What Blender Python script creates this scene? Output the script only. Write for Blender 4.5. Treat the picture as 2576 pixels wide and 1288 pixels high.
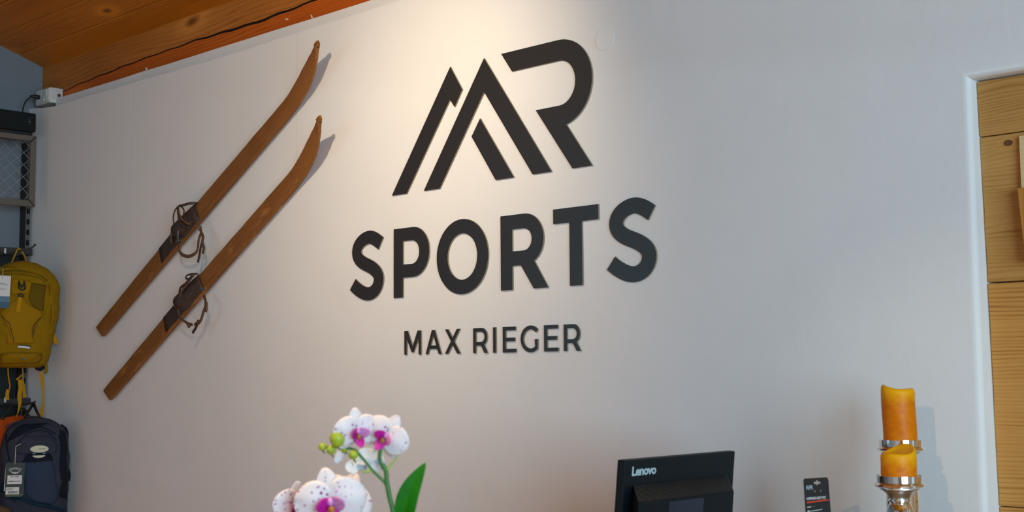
import bpy, bmesh, math, random
from mathutils import Vector, Matrix
from mathutils.geometry import tessellate_polygon

for o in list(bpy.data.objects):
    bpy.data.objects.remove(o, do_unlink=True)
scene = bpy.context.scene
COL = scene.collection
rnd = random.Random(7)
R = math.radians
PI = math.pi

# ------------------------------------------------------------------ camera
W, H, F = 2576.0, 1288.0, 3300.0
CAM = Vector((0.0, -2.95, 1.5))
YAW, PITCH, ROLL = 0.7691, 0.0883, -0.0080
cf = Vector((-math.sin(YAW) * math.cos(PITCH), math.cos(YAW) * math.cos(PITCH), math.sin(PITCH)))
cr0 = Vector((math.cos(YAW), math.sin(YAW), 0))
cu0 = cr0.cross(cf)
cr = math.cos(ROLL) * cr0 + math.sin(ROLL) * cu0
cu = -math.sin(ROLL) * cr0 + math.cos(ROLL) * cu0
camd = bpy.data.cameras.new('camera')
cam = bpy.data.objects.new('camera', camd)
COL.objects.link(cam)
cam.matrix_world = Matrix(((cr.x, cu.x, -cf.x, CAM.x), (cr.y, cu.y, -cf.y, CAM.y), (cr.z, cu.z, -cf.z, CAM.z), (0, 0, 0, 1)))
camd.sensor_width = 36.0
camd.lens = 36.0 * F / W
camd.clip_start = 0.05
camd.dof.use_dof = True
camd.dof.focus_distance = 4.4
camd.dof.aperture_fstop = 6.3
scene.camera = cam

# ------------------------------------------------------------------ light and exposure
scene.view_settings.view_transform = 'Standard'
scene.view_settings.look = 'None'
scene.view_settings.gamma = 1.0
scene.view_settings.use_curve_mapping = False
scene.view_settings.exposure = 0.0
world = bpy.data.worlds.new('world')
scene.world = world
world.use_nodes = True
bg = world.node_tree.nodes['Background']
bg.inputs[0].default_value = (0.62, 0.78, 1.0, 1)
bg.inputs[1].default_value = 0.15


def area_light(name, loc, target, sx, sy, power, color):
    d = bpy.data.lights.new(name, 'AREA')
    d.shape = 'RECTANGLE'
    d.size, d.size_y, d.energy, d.color = sx, sy, power, color
    o = bpy.data.objects.new(name, d)
    COL.objects.link(o)
    o.location = loc
    o.rotation_euler = (Vector(target) - Vector(loc)).to_track_quat('-Z', 'Y').to_euler()
    return o


def spot_light(name, loc, target, angle, blend, power, color, size=0.03):
    d = bpy.data.lights.new(name, 'SPOT')
    d.spot_size, d.spot_blend, d.energy, d.color, d.shadow_soft_size = R(angle), blend, power, color, size
    o = bpy.data.objects.new(name, d)
    COL.objects.link(o)
    o.location = loc
    o.rotation_euler = (Vector(target) - Vector(loc)).to_track_quat('-Z', 'Y').to_euler()
    return o


XL, XR, YF = -6.18, 3.2, -7.2        # left wall, right wall, front wall
WARM = (1.0, 0.80, 0.58)
area_light('window_daylight', (3.35, -3.6, 1.9), (-3, -1.2, 1.6), 3.2, 2.2, 325, (0.50, 0.795, 1.0))
area_light('side_window_daylight', (XL - 0.08, -5.2, 2.0), (-2.6, -1.6, 2.0), 2.3, 2.0, 28, (0.46, 0.82, 1.0))
warm_fill = area_light('warm_fill_panel', (-3.2, -2.2, 3.68), (-3.2, -2.15, 0), 5.0, 0.5, 56, (1.0, 0.64, 0.34))  # unseen warm panel, added to warm the lower wall by floor bounce
warm_fill.data.spread = R(75)
spot_light('logo_spotlight', (-2.82, -1.40, 2.82), (-3.16, 0, 2.08), 72, 1.0, 43, (1.0, 0.82, 0.58), 0.03)
spot_light('logo_fill', (-2.82, -1.40, 2.82), (-3.55, 0, 2.55), 92, 1.0, 49, (1.0, 0.78, 0.52), 0.03)  # extra wide fill spot added at the logo lamp to widen its spill
spot_light('counter_spotlight', (-0.11, -4.7, 2.49), (-1.36, 0, 1.32), 14, 1.0, 108, (1.0, 0.74, 0.48), 0.03)


# ------------------------------------------------------------------ helpers
def ray(x, y):
    return cf + cr * ((x - W / 2) / F) - cu * ((y - H / 2) / F)


def onY(x, y, Y):
    d = ray(x, y)
    return CAM + d * ((Y - CAM.y) / d.y)


def onX(x, y, X):
    d = ray(x, y)
    return CAM + d * ((X - CAM.x) / d.x)


def at(x, y, depth):
    return CAM + ray(x, y) * depth


def lin(c):
    return tuple((v / 12.92 if v <= 0.04045 else ((v + 0.055) / 1.055) ** 2.4) for v in c)


def rgb(r, g, b):
    return lin((r / 255.0, g / 255.0, b / 255.0)) + (1.0,)


ORG = {}


def tag(o, label=None, cat=None, group=None, kind=None):
    if label: o['label'] = label
    if cat: o['category'] = cat
    if group: o['group'] = group
    if kind: o['kind'] = kind
    return o


def thing(name, label, cat, loc, group=None):
    o = bpy.data.objects.new(name, None)
    o.empty_display_size = 0.05
    COL.objects.link(o)
    o.location = loc
    ORG[o] = Vector(loc)
    return tag(o, label, cat, group)


class MB:
    def __init__(s):
        s.v, s.f, s.m = [], [], []

    def add(s, verts, faces, m=0):
        k = len(s.v)
        s.v += [Vector(p) for p in verts]
        for f in faces:
            s.f.append([i + k for i in f])
            s.m.append(m)
        return s

    def box(s, a, b, m=0, M=None):
        (x0, y0, z0), (x1, y1, z1) = a, b
        vs = [Vector(p) for p in ((x0, y0, z0), (x1, y0, z0), (x1, y1, z0), (x0, y1, z0), (x0, y0, z1), (x1, y0, z1), (x1, y1, z1), (x0, y1, z1))]
        if M: vs = [M(p) if callable(M) else M @ p for p in vs]
        return s.add(vs, [(0, 3, 2, 1), (4, 5, 6, 7), (0, 1, 5, 4), (1, 2, 6, 5), (2, 3, 7, 6), (3, 0, 4, 7)], m)

    def prism(s, loops, fn, d0, d1, mf=0, ms=0):
        """loops: outline + holes (2D); fn(a, b, depth) -> world; front at d0, back at d1"""
        tris = tessellate_polygon([[Vector((p[0], p[1], 0)) for p in L] for L in loops])
        flat = [p for L in loops for p in L]
        n = len(flat)
        k = len(s.v)
        s.v += [fn(p[0], p[1], d0) for p in flat] + [fn(p[0], p[1], d1) for p in flat]
        for t in tris:
            s.f.append([k + i for i in t]); s.m.append(mf)
            s.f.append([k + n + i for i in reversed(t)]); s.m.append(ms)
        b = 0
        for L in loops:
            q = len(L)
            for i in range(q):
                j = (i + 1) % q
                s.f.append([k + b + i, k + b + j, k + n + b + j, k + n + b + i]); s.m.append(ms)
            b += q
        return s

    def tube(s, pts, r, seg=8, m=0, flat=None, thick=None, closed=False):
        """r: radius or list. flat: normal vector of a strap, thick its half thickness"""
        pts = [Vector(p) for p in pts]
        n = len(pts)
        rs = r if isinstance(r, (list, tuple)) else [r] * n
        rings = []
        prev = None
        for i in range(n):
            if closed:
                t = pts[(i + 1) % n] - pts[i - 1]
            else:
                t = pts[min(i + 1, n - 1)] - pts[max(i - 1, 0)]
            if t.length < 1e-9: t = Vector((0, 0, 1))
            t.normalize()
            if flat is not None:
                nn = Vector(flat[i]) if isinstance(flat, list) else Vector(flat)
                b = t.cross(nn)
                if b.length < 1e-6: b = t.orthogonal()
                b.normalize()
                nn = b.cross(t)
            else:
                if prev is None: nn = t.orthogonal().normalized()
                else:
                    nn = prev - t * prev.dot(t)
                    nn = nn.normalized() if nn.length > 1e-6 else t.orthogonal().normalized()
                prev = nn
                b = t.cross(nn)
            th = rs[i] if thick is None else thick
            rings.append([pts[i] + b * (rs[i] * math.cos(2 * PI * k / seg)) + nn * (th * math.sin(2 * PI * k / seg)) for k in range(seg)])
        k0 = len(s.v)
        for rg in rings: s.v += rg
        last = n if closed else n - 1
        for i in range(last):
            a, b2 = k0 + i * seg, k0 + ((i + 1) % n) * seg
            for k in range(seg):
                s.f.append([a + k, a + (k + 1) % seg, b2 + (k + 1) % seg, b2 + k]); s.m.append(m)
        if not closed:
            s.f.append([k0 + k for k in reversed(range(seg))]); s.m.append(m)
            s.f.append([k0 + (n - 1) * seg + k for k in range(seg)]); s.m.append(m)
        return s

    def lathe(s, prof, c, seg=40, m=0, wob=None, axis=None):
        """prof [(r, z)], wob(angle, i, r, z) -> (r, z)"""
        k0 = len(s.v)
        for i, (r, z) in enumerate(prof):
            for k in range(seg):
                a = 2 * PI * k / seg
                rr, zz = wob(a, i, r, z) if wob else (r, z)
                s.v.append(Vector((c[0] + rr * math.cos(a), c[1] + rr * math.sin(a), c[2] + zz)))
        for i in range(len(prof) - 1):
            for k in range(seg):
                a, b = k0 + i * seg, k0 + (i + 1) * seg
                s.f.append([a + k, a + (k + 1) % seg, b + (k + 1) % seg, b + k]); s.m.append(m)
        s.f.append([k0 + k for k in reversed(range(seg))]); s.m.append(m)
        e = k0 + (len(prof) - 1) * seg
        s.f.append([e + k for k in range(seg)]); s.m.append(m)
        return s

    def ball(s, c, rx, ry, rz, seg=14, rings=9, m=0, M=None):
        vs, fs = [], []
        for i in range(rings + 1):
            th = PI * i / rings
            for k in range(seg):
                a = 2 * PI * k / seg
                p = Vector((rx * math.sin(th) * math.cos(a), ry * math.sin(th) * math.sin(a), rz * math.cos(th)))
                if M: p = M @ p
                vs.append(Vector(c) + p)
        for i in range(rings):
            for k in range(seg):
                fs.append((i * seg + k, (i + 1) * seg + k, (i + 1) * seg + (k + 1) % seg, i * seg + (k + 1) % seg))
        return s.add(vs, fs, m)

    def grid(s, nu, nv, fn, m=0):
        k0 = len(s.v)
        for j in range(nv + 1):
            for i in range(nu + 1):
                s.v.append(Vector(fn(i / nu, j / nv)))
        for j in range(nv):
            for i in range(nu):
                a = k0 + j * (nu + 1) + i
                s.f.append([a, a + 1, a + nu + 2, a + nu + 1]); s.m.append(m)
        return s

    def build(s, name, mats, parent=None, origin=None, smooth=False, fix=True, solid=0):
        mats = mats if isinstance(mats, (list, tuple)) else [mats]
        org = ORG[parent] if parent is not None else Vector(origin if origin is not None else (0, 0, 0))
        me = bpy.data.meshes.new(name)
        me.from_pydata([tuple(p - org) for p in s.v], [], s.f)
        for mt in mats: me.materials.append(mt)
        for p, mi in zip(me.polygons, s.m):
            p.material_index = mi
            p.use_smooth = bool(smooth)
        if fix:
            bm = bmesh.new(); bm.from_mesh(me)
            bmesh.ops.remove_doubles(bm, verts=bm.verts, dist=1e-6)
            bmesh.ops.recalc_face_normals(bm, faces=bm.faces)
            bm.to_mesh(me); bm.free()
        if smooth and smooth is not True:
            me.set_sharp_from_angle(angle=R(smooth))
        o = bpy.data.objects.new(name, me)
        COL.objects.link(o)
        if parent is not None: o.parent = parent
        else: o.location = org
        ORG[o] = org
        if solid:
            md = o.modifiers.new('thickness', 'SOLIDIFY'); md.thickness = solid; md.offset = 0
        return o


def bevel_mesh(o, w, seg=2, angle=40):
    md = o.modifiers.new('bevel', 'BEVEL')
    md.width, md.segments, md.limit_method, md.angle_limit = w, seg, 'ANGLE', R(angle)
    md.harden_normals = False
    return o


def text_part(name, body, size, mapfn, mat, parent, bold=0.0, depth=0.0004, align='CENTER', shear=0.0, space=1.0):
    cu_ = bpy.data.curves.new(name, 'FONT')
    cu_.body, cu_.size, cu_.align_x, cu_.align_y = body, size, align, 'CENTER'
    cu_.offset, cu_.shear, cu_.space_character = bold, shear, space
    cu_.resolution_u = 3
    tmp = bpy.data.objects.new('tmp_text', cu_)
    COL.objects.link(tmp)
    dg = bpy.context.evaluated_depsgraph_get()
    dg.update()
    ev = tmp.evaluated_get(dg)
    me = ev.to_mesh()
    vs = [v.co.copy() for v in me.vertices]
    fs = [list(p.vertices) for p in me.polygons]
    ev.to_mesh_clear()
    bpy.data.objects.remove(tmp, do_unlink=True)
    mb = MB().add([mapfn(v.x, v.y, depth) for v in vs], fs)
    return mb.build(name, mat, parent, fix=False)


def catmull(pts, n=8, closed=False):
    pts = [Vector(p) for p in pts]
    out = []
    N = len(pts)
    rng = range(N) if closed else range(N - 1)
    for i in rng:
        p0 = pts[i - 1] if (closed or i > 0) else pts[0]
        p1, p2 = pts[i], pts[(i + 1) % N]
        p3 = pts[(i + 2) % N] if (closed or i + 2 < N) else pts[-1]
        for k in range(n):
            t = k / n
            out.append(0.5 * ((2 * p1) + (p2 - p0) * t + (2 * p0 - 5 * p1 + 4 * p2 - p3) * t * t + (3 * p1 - p0 - 3 * p2 + p3) * t ** 3))
    if not closed: out.append(pts[-1])
    return out


def arc(cx, cz, rx, rz, a0, a1, n=24):
    return [(cx + rx * math.cos(R(a0 + (a1 - a0) * i / n)), cz + rz * math.sin(R(a0 + (a1 - a0) * i / n))) for i in range(n + 1)]


def interp(tab, x):
    if x <= tab[0][0]: return tab[0][1]
    for (a, b), (c, d) in zip(tab, tab[1:]):
        if x <= c:
            t = (x - a) / (c - a)
            t = t * t * (3 - 2 * t) * 0.5 + t * 0.5
            return b + (d - b) * t
    return tab[-1][1]


# ------------------------------------------------------------------ materials
def new_mat(name):
    m = bpy.data.materials.new(name)
    m.use_nodes = True
    nt = m.node_tree
    return m, nt, nt.nodes['Principled BSDF']


def N(nt, t, **kw):
    n = nt.nodes.new(t)
    for k, v in kw.items():
        if k in n.inputs.keys() if hasattr(n.inputs, 'keys') else False: n.inputs[k].default_value = v
        else: setattr(n, k, v)
    return n


def ramp(nt, fac, stops):
    n = nt.nodes.new('ShaderNodeValToRGB')
    e = n.color_ramp.elements
    while len(e) < len(stops): e.new(0.5)
    for i, (p, c) in enumerate(stops):
        e[i].position = p
        e[i].color = c
    nt.links.new(fac, n.inputs[0])
    return n


def coords(nt, scale=(1, 1, 1), rot=(0, 0, 0), loc=(0, 0, 0)):
    tc = nt.nodes.new('ShaderNodeTexCoord')
    src = tc.outputs['Object']
    if any(rot):      # turn first, then stretch along the turned axis
        m0 = nt.nodes.new('ShaderNodeMapping')
        m0.inputs['Rotation'].default_value = rot
        nt.links.new(src, m0.inputs[0])
        src = m0.outputs[0]
    mp = nt.nodes.new('ShaderNodeMapping')
    mp.inputs['Scale'].default_value = scale
    mp.inputs['Location'].default_value = loc
    nt.links.new(src, mp.inputs[0])
    return mp.outputs[0]


def bump(nt, height, strength, dist, bsdf):
    b = nt.nodes.new('ShaderNodeBump')
    b.inputs['Strength'].default_value = strength
    b.inputs['Distance'].default_value = dist
    nt.links.new(height, b.inputs['Height'])
    nt.links.new(b.outputs[0], bsdf.inputs['Normal'])


def plain(name, col, rough=0.6, metal=0.0, noise=None, spec=None, var=0.0, coat=0, sss=0):
    """noise=(scale, bump distance); var: colour variation"""
    m, nt, b = new_mat(name)
    b.inputs['Base Color'].default_value = col
    b.inputs['Roughness'].default_value = rough
    b.inputs['Metallic'].default_value = metal
    if spec is not None: b.inputs['Specular IOR Level'].default_value = spec
    if coat: b.inputs['Coat Weight'].default_value = coat
    if sss:
        b.inputs['Subsurface Weight'].default_value = 1.0
        b.inputs['Subsurface Radius'].default_value = (1.0, 0.5, 0.2)
        b.inputs['Subsurface Scale'].default_value = sss
    if noise:
        nz = nt.nodes.new('ShaderNodeTexNoise')
        nz.inputs['Scale'].default_value = noise[0]
        nz.inputs['Detail'].default_value = 4
        nt.links.new(coords(nt), nz.inputs['Vector'])
        bump(nt, nz.outputs[0], 1.0, noise[1], b)
        if var:
            d = tuple(max(0, c * (1 - var)) for c in col[:3]) + (1,)
            l = tuple(min(1, c * (1 + var)) for c in col[:3]) + (1,)
            rp = ramp(nt, nz.outputs[0], [(0.3, d), (0.7, l)])
            nt.links.new(rp.outputs[0], b.inputs['Base Color'])
    return m


def wood(name, dark, mid, light, axis=0, scale=1.0, rough=0.55, bands=90, wob=0.05, contrast=0.55, rot=(0, 0, 0), knots=0.0, relief=0.0006, wear=None, across=None):
    """growth lines running along one axis: bands per metre, wavering by wob metres; fibres, knots and worn patches on top"""
    m, nt, b = new_mat(name)
    lk = nt.links.new
    b.inputs['Roughness'].default_value = rough
    b.inputs['Specular IOR Level'].default_value = 0.3

    def math_(op, a_, c_=None, d_=None):
        n = nt.nodes.new('ShaderNodeMath'); n.operation = op
        for i, v in enumerate((a_, c_, d_)):
            if v is None: continue
            if isinstance(v, (int, float)): n.inputs[i].default_value = v
            else: lk(v, n.inputs[i])
        return n.outputs[0]

    def noise(sc, along, det=3, dist=0.0, rg=0.5):
        st = [sc, sc, sc]; st[axis] = sc * along
        n = nt.nodes.new('ShaderNodeTexNoise'); n.inputs['Scale'].default_value = 1.0
        n.inputs['Detail'].default_value = det; n.inputs['Distortion'].default_value = dist; n.inputs['Roughness'].default_value = rg
        lk(coords(nt, tuple(st), rot), n.inputs['Vector'])
        return n.outputs[0]
    sp = nt.nodes.new('ShaderNodeSeparateXYZ')
    lk(coords(nt, (1, 1, 1), rot), sp.inputs[0])
    ax = across if across is not None else (2 if axis != 2 else 0)
    waver = noise(5.0 * scale, 0.16, 2)
    p = math_('MULTIPLY_ADD', waver, wob * 2, sp.outputs[ax])
    p = math_('MULTIPLY_ADD', noise(26 * scale, 0.03, 2), 1.7 / (bands * scale), p)      # uneven ring spacing
    band = math_('PINGPONG', math_('MULTIPLY', p, bands * scale), 0.5)          # 0 .. 0.5
    late = math_('POWER', math_('MULTIPLY', band, 2.0), 2.5)                    # thin late wood lines
    patch = noise(7 * scale, 0.12, 3)
    amt = math_('MULTIPLY', late, math_('MULTIPLY_ADD', patch, 2.4, -0.75))
    fib = noise(240 * scale, 0.02, 2)
    tone = noise(4 * scale, 0.2, 4)
    v = math_('ADD', math_('MULTIPLY', amt, -contrast), math_('MULTIPLY_ADD', tone, 0.9, math_('MULTIPLY', fib, 0.45)))
    rp = ramp(nt, v, [(0.30, dark), (0.58, mid), (0.86, light)])
    col = rp.outputs[0]
    if knots:
        cb = nt.nodes.new('ShaderNodeCombineXYZ')
        lk(math_('MULTIPLY_ADD', waver, 0.1, math_('MULTIPLY', sp.outputs[axis], 0.42)), cb.inputs[0]); lk(sp.outputs[ax], cb.inputs[1])
        vo = nt.nodes.new('ShaderNodeTexVoronoi'); vo.voronoi_dimensions = '2D'; vo.inputs['Scale'].default_value = knots
        lk(cb.outputs[0], vo.inputs['Vector'])
        k1 = ramp(nt, vo.outputs['Distance'], [(0.02, (1, 1, 1, 1)), (0.075, (0, 0, 0, 1))])
        k2 = ramp(nt, vo.outputs['Distance'], [(0.07, (1, 1, 1, 1)), (0.19, (0, 0, 0, 1))])
        km2 = nt.nodes.new('ShaderNodeMix'); km2.data_type = 'RGBA'
        lk(math_('MULTIPLY', k2.outputs[0], 0.55), km2.inputs[0]); lk(col, km2.inputs[6]); km2.inputs[7].default_value = tuple(min(1, c * 1.5) for c in light[:3]) + (1,)
        km = nt.nodes.new('ShaderNodeMix'); km.data_type = 'RGBA'
        lk(math_('MULTIPLY', k1.outputs[0], 0.85), km.inputs[0]); lk(km2.outputs[2], km.inputs[6])
        km.inputs[7].default_value = tuple(c * 0.5 for c in dark[:3]) + (1,)
        col = km.outputs[2]
    if wear:
        wc, ws, w0, w1 = wear
        wr_ = ramp(nt, noise(ws, 0.35, 8, 0, 0.7), [(w0, (0, 0, 0, 1)), (w1, (1, 1, 1, 1))])
        wm = nt.nodes.new('ShaderNodeMix'); wm.data_type = 'RGBA'
        lk(math_('MULTIPLY', wr_.outputs[0], 0.75), wm.inputs[0]); lk(col, wm.inputs[6])
        wm.inputs[7].default_value = wc
        col = wm.outputs[2]
    lk(col, b.inputs['Base Color'])
    bump(nt, v, 0.8, relief, b)
    return m


def plaster(name, col, joints=()):
    m, nt, b = new_mat(name)
    b.inputs['Roughness'].default_value = 0.9
    b.inputs['Specular IOR Level'].default_value = 0.2
    n1 = nt.nodes.new('ShaderNodeTexNoise'); n1.inputs['Scale'].default_value = 3.0; n1.inputs['Detail'].default_value = 6; n1.inputs['Roughness'].default_value = 0.6
    nt.links.new(coords(nt), n1.inputs['Vector'])
    n2 = nt.nodes.new('ShaderNodeTexNoise'); n2.inputs['Scale'].default_value = 60.0; n2.inputs['Detail'].default_value = 3
    nt.links.new(coords(nt, (1, 1, 0.35)), n2.inputs['Vector'])
    ad = nt.nodes.new('ShaderNodeMath'); ad.operation = 'MULTIPLY_ADD'; ad.inputs[1].default_value = 0.12
    nt.links.new(n2.outputs[0], ad.inputs[0]); nt.links.new(n1.outputs[0], ad.inputs[2])
    bump(nt, ad.outputs[0], 0.6, 0.006, b)
    d = tuple(c * 0.965 for c in col[:3]) + (1,)
    rp = ramp(nt, n1.outputs[0], [(0.3, d), (0.7, col)])
    out = rp.outputs[0]
    if joints:   # hairline board joints in the paint: (x, z bottom, z top, strength)
        tc = nt.nodes.new('ShaderNodeTexCoord'); sp = nt.nodes.new('ShaderNodeSeparateXYZ')
        nt.links.new(tc.outputs['Object'], sp.inputs[0])
        for jx, jz0, jz1, st in joints:
            s1 = nt.nodes.new('ShaderNodeMath'); s1.operation = 'COMPARE'; s1.inputs[1].default_value = jx; s1.inputs[2].default_value = 0.0016
            nt.links.new(sp.outputs[0], s1.inputs[0])
            s2 = nt.nodes.new('ShaderNodeMath'); s2.operation = 'COMPARE'; s2.inputs[1].default_value = (jz0 + jz1) / 2; s2.inputs[2].default_value = (jz1 - jz0) / 2
            nt.links.new(sp.outputs[2], s2.inputs[0])
            s3 = nt.nodes.new('ShaderNodeMath'); s3.operation = 'MULTIPLY'
            nt.links.new(s1.outputs[0], s3.inputs[0]); nt.links.new(s2.outputs[0], s3.inputs[1])
            s4 = nt.nodes.new('ShaderNodeMath'); s4.operation = 'MULTIPLY'; s4.inputs[1].default_value = st
            nt.links.new(s3.outputs[0], s4.inputs[0])
            mx = nt.nodes.new('ShaderNodeMix'); mx.data_type = 'RGBA'
            nt.links.new(s4.outputs[0], mx.inputs[0]); nt.links.new(out, mx.inputs[6])
            mx.inputs[7].default_value = tuple(c * 0.55 for c in col[:3]) + (1,)
            out = mx.outputs[2]
    nt.links.new(out, b.inputs['Base Color'])
    return m


def fabric(name, col, weave=900, wrinkle=0.004, rough=0.8, wscale=14):
    m, nt, b = new_mat(name)
    b.inputs['Roughness'].default_value = rough
    b.inputs['Specular IOR Level'].default_value = 0.18
    n1 = nt.nodes.new('ShaderNodeTexNoise'); n1.inputs['Scale'].default_value = wscale; n1.inputs['Detail'].default_value = 5; n1.inputs['Distortion'].default_value = 1.2
    nt.links.new(coords(nt), n1.inputs['Vector'])
    n2 = nt.nodes.new('ShaderNodeTexNoise'); n2.inputs['Scale'].default_value = weave; n2.inputs['Detail'].default_value = 1
    nt.links.new(coords(nt), n2.inputs['Vector'])
    ad = nt.nodes.new('ShaderNodeMath'); ad.operation = 'MULTIPLY_ADD'; ad.inputs[1].default_value = 0.06
    nt.links.new(n2.outputs[0], ad.inputs[0]); nt.links.new(n1.outputs[0], ad.inputs[2])
    bump(nt, ad.outputs[0], 0.9, wrinkle, b)
    d = tuple(c * 0.82 for c in col[:3]) + (1,)
    l = tuple(min(1, c * 1.15) for c in col[:3]) + (1,)
    rp = ramp(nt, n2.outputs[0], [(0.3, d), (0.7, l)])
    nt.links.new(rp.outputs[0], b.inputs['Base Color'])
    return m


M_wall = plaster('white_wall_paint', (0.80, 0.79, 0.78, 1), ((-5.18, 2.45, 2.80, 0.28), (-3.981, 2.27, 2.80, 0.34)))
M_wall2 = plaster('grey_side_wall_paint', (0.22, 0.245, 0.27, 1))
M_strip = plaster('wall_top_filler', (0.76, 0.74, 0.72, 1))
M_floor = wood('floor_wood', rgb(150, 108, 66), rgb(184, 140, 94), rgb(200, 158, 110), 0, 0.6, across=1)
M_board = wood('ceiling_board_wood', rgb(140, 76, 4), rgb(176, 104, 12), rgb(196, 122, 22), 0, 1.0, 0.5, 55, 0.07, 0.30, knots=3.4, relief=0.0004, across=1)
M_beam = wood('beam_wood', rgb(132, 70, 18), rgb(170, 100, 34), rgb(190, 120, 50), 0, 1.0, 0.55, 48, 0.06, 0.40, knots=2.6, relief=0.0007)
M_beam2 = wood('beam_warm_lit_wood', rgb(142, 60, 6), rgb(184, 84, 12), rgb(200, 104, 26), 0, 1.0, 0.55, 90, 0.05, 0.45, knots=2.6, relief=0.0007)  # redder tone below the split, warm light painted into the wood
M_crack = plain('beam_split_dark', rgb(58, 26, 10), 0.9)
M_pine = wood('aged_pine', rgb(138, 88, 34), rgb(182, 130, 66), rgb(198, 148, 84), 0, 1.0, 0.6, 110, 0.12, 0.55, relief=0.0012)
M_pine2 = wood('aged_pine_lower', rgb(146, 92, 34), rgb(192, 136, 66), rgb(206, 152, 82), 0, 1.0, 0.6, 105, 0.04, 0.60, relief=0.0012)
M_pale = wood('fresh_pale_wood', rgb(206, 170, 112), rgb(224, 192, 138), rgb(232, 204, 152), 0, 1.0, 0.5, 80, 0.04, 0.3)
M_honey = wood('honey_wood', rgb(150, 96, 36), rgb(190, 130, 56), rgb(204, 146, 70), 2, 1.0, 0.5, 80, 0.04, 0.4)
M_knot = plain('knot_wood', rgb(104, 62, 34), 0.6, noise=(160, 0.0006), var=0.25)
M_sign = plain('sign_anthracite_face', rgb(40, 36, 36), 0.34, noise=(420, 0.00012), var=0.12)
M_edge = plain('sign_cut_edge', rgb(142, 124, 98), 0.7, noise=(120, 0.0001), var=0.1)
M_ski = None
M_metalgrey = plain('grey_brown_coated_steel', rgb(104, 94, 84), 0.5, noise=(300, 0.0001), var=0.06)
M_darksteel = plain('dark_steel', rgb(34, 34, 34), 0.5)
M_slot = plain('slot_black', rgb(8, 8, 8), 0.9)
M_wire = plain('galvanised_wire', rgb(150, 152, 150), 0.35, 0.8)
M_rail = plain('grey_rail', rgb(62, 58, 54), 0.5, noise=(200, 0.0001), var=0.08)
M_speaker = fabric('black_speaker_cloth', rgb(30, 34, 35), 1400, 0.0006)
M_blackp = plain('black_plastic', rgb(18, 18, 19), 0.45)
M_whitep = plain('white_plastic', rgb(214, 214, 210), 0.4)
M_clearp = plain('pale_switch_plastic', rgb(196, 202, 204), 0.25)
M_yel = fabric('mustard_pack_cloth', rgb(150, 112, 0), 900, 0.010)
M_yel2 = fabric('mustard_front_panel_cloth', rgb(160, 116, 0), 900, 0.005)
M_yel3 = fabric('golden_webbing', rgb(190, 136, 18), 1500, 0.001)
M_yeld = fabric('dark_olive_mesh', rgb(108, 84, 8), 700, 0.012)  # darker olive cloth for mesh pocket, zips and shoulder strap
M_navy = fabric('slate_pack_cloth', rgb(60, 61, 74), 900, 0.012)
M_navy2 = fabric('blue_grey_pocket_cloth', rgb(52, 64, 84), 900, 0.006)
M_navyd = fabric('dark_navy_cloth', rgb(22, 28, 40), 900, 0.004)
M_teal = fabric('deep_teal_cloth', rgb(16, 48, 66), 900, 0.003)
M_org = fabric('orange_pack_cloth', rgb(206, 84, 20), 900, 0.005)
M_brownf = fabric('brown_felt', rgb(92, 74, 56), 900, 0.006)
M_cream = plain('cream_plastic', rgb(206, 198, 160), 0.45)
M_paper = plain('white_paper', rgb(222, 220, 214), 0.7)
M_bluecard = plain('blue_card', rgb(84, 122, 138), 0.6)
M_greencard = plain('dark_green_card', rgb(44, 50, 42), 0.6)
M_olivecard = plain('olive_card', rgb(70, 84, 56), 0.6)
M_print = plain('grey_print', rgb(70, 70, 72), 0.7)
M_lightprint = plain('pale_print', rgb(196, 204, 196), 0.6)
M_string = plain('pale_string', rgb(200, 198, 176), 0.8)
M_reflect = plain('reflective_strip', rgb(222, 228, 236), 0.3)
M_bluedot = plain('blue_dot', rgb(52, 150, 196), 0.5)
M_leather = plain('dark_old_leather', rgb(62, 46, 38), 0.55, noise=(70, 0.0012), var=0.3)
M_leather2 = plain('brown_worn_leather', rgb(98, 68, 44), 0.55, noise=(60, 0.0012), var=0.3)
M_iron = plain('dull_iron', rgb(110, 108, 102), 0.45, 0.8, noise=(140, 0.0004), var=0.25)
M_chrome = plain('mirror_silver', (0.90, 0.89, 0.87, 1), 0.07, 1.0)
M_chrome2 = plain('frosted_silver', (0.72, 0.76, 0.74, 1), 0.28, 1.0, noise=(260, 0.0006))
M_lcd = plain('black_monitor_plastic', rgb(6, 18, 24), 0.5, noise=(900, 0.00005), spec=0.25)
M_lcdv = plain('charcoal_vent_plastic', rgb(40, 37, 35), 0.5)
M_lcdp = plain('blue_grey_cover_plate', rgb(24, 38, 54), 0.35)
M_logo = plain('silver_print', rgb(176, 196, 200), 0.4)
M_card = plain('black_printed_card', rgb(32, 33, 33), 0.45)
M_red = plain('red_print', rgb(206, 66, 40), 0.5)
M_counter = wood('counter_wood', rgb(120, 84, 50), rgb(158, 116, 72), rgb(176, 134, 88), 1, 0.8, across=0)
M_stem = plain('orchid_stem_green', rgb(52, 108, 40), 0.45, noise=(90, 0.0004), var=0.15)
M_leaf = plain('orchid_leaf_green', rgb(22, 100, 0), 0.6, spec=0.15, noise=(40, 0.0008), var=0.12)
M_bud = plain('orchid_bud_green', rgb(150, 168, 40), 0.45, noise=(120, 0.0005), var=0.2)
M_bract = plain('orchid_bract_green', rgb(150, 180, 84), 0.5)
M_lip = plain('orchid_lip_magenta', rgb(178, 14, 140), 0.45, noise=(300, 0.0004), var=0.3)
M_lip2 = plain('orchid_lip_pink', rgb(206, 140, 200), 0.5, noise=(200, 0.0004), var=0.2)
M_callus = plain('orchid_callus', rgb(150, 96, 30), 0.5, noise=(300, 0.0004), var=0.3)
M_pot = plain('white_ceramic', rgb(220, 218, 212), 0.25)
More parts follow.
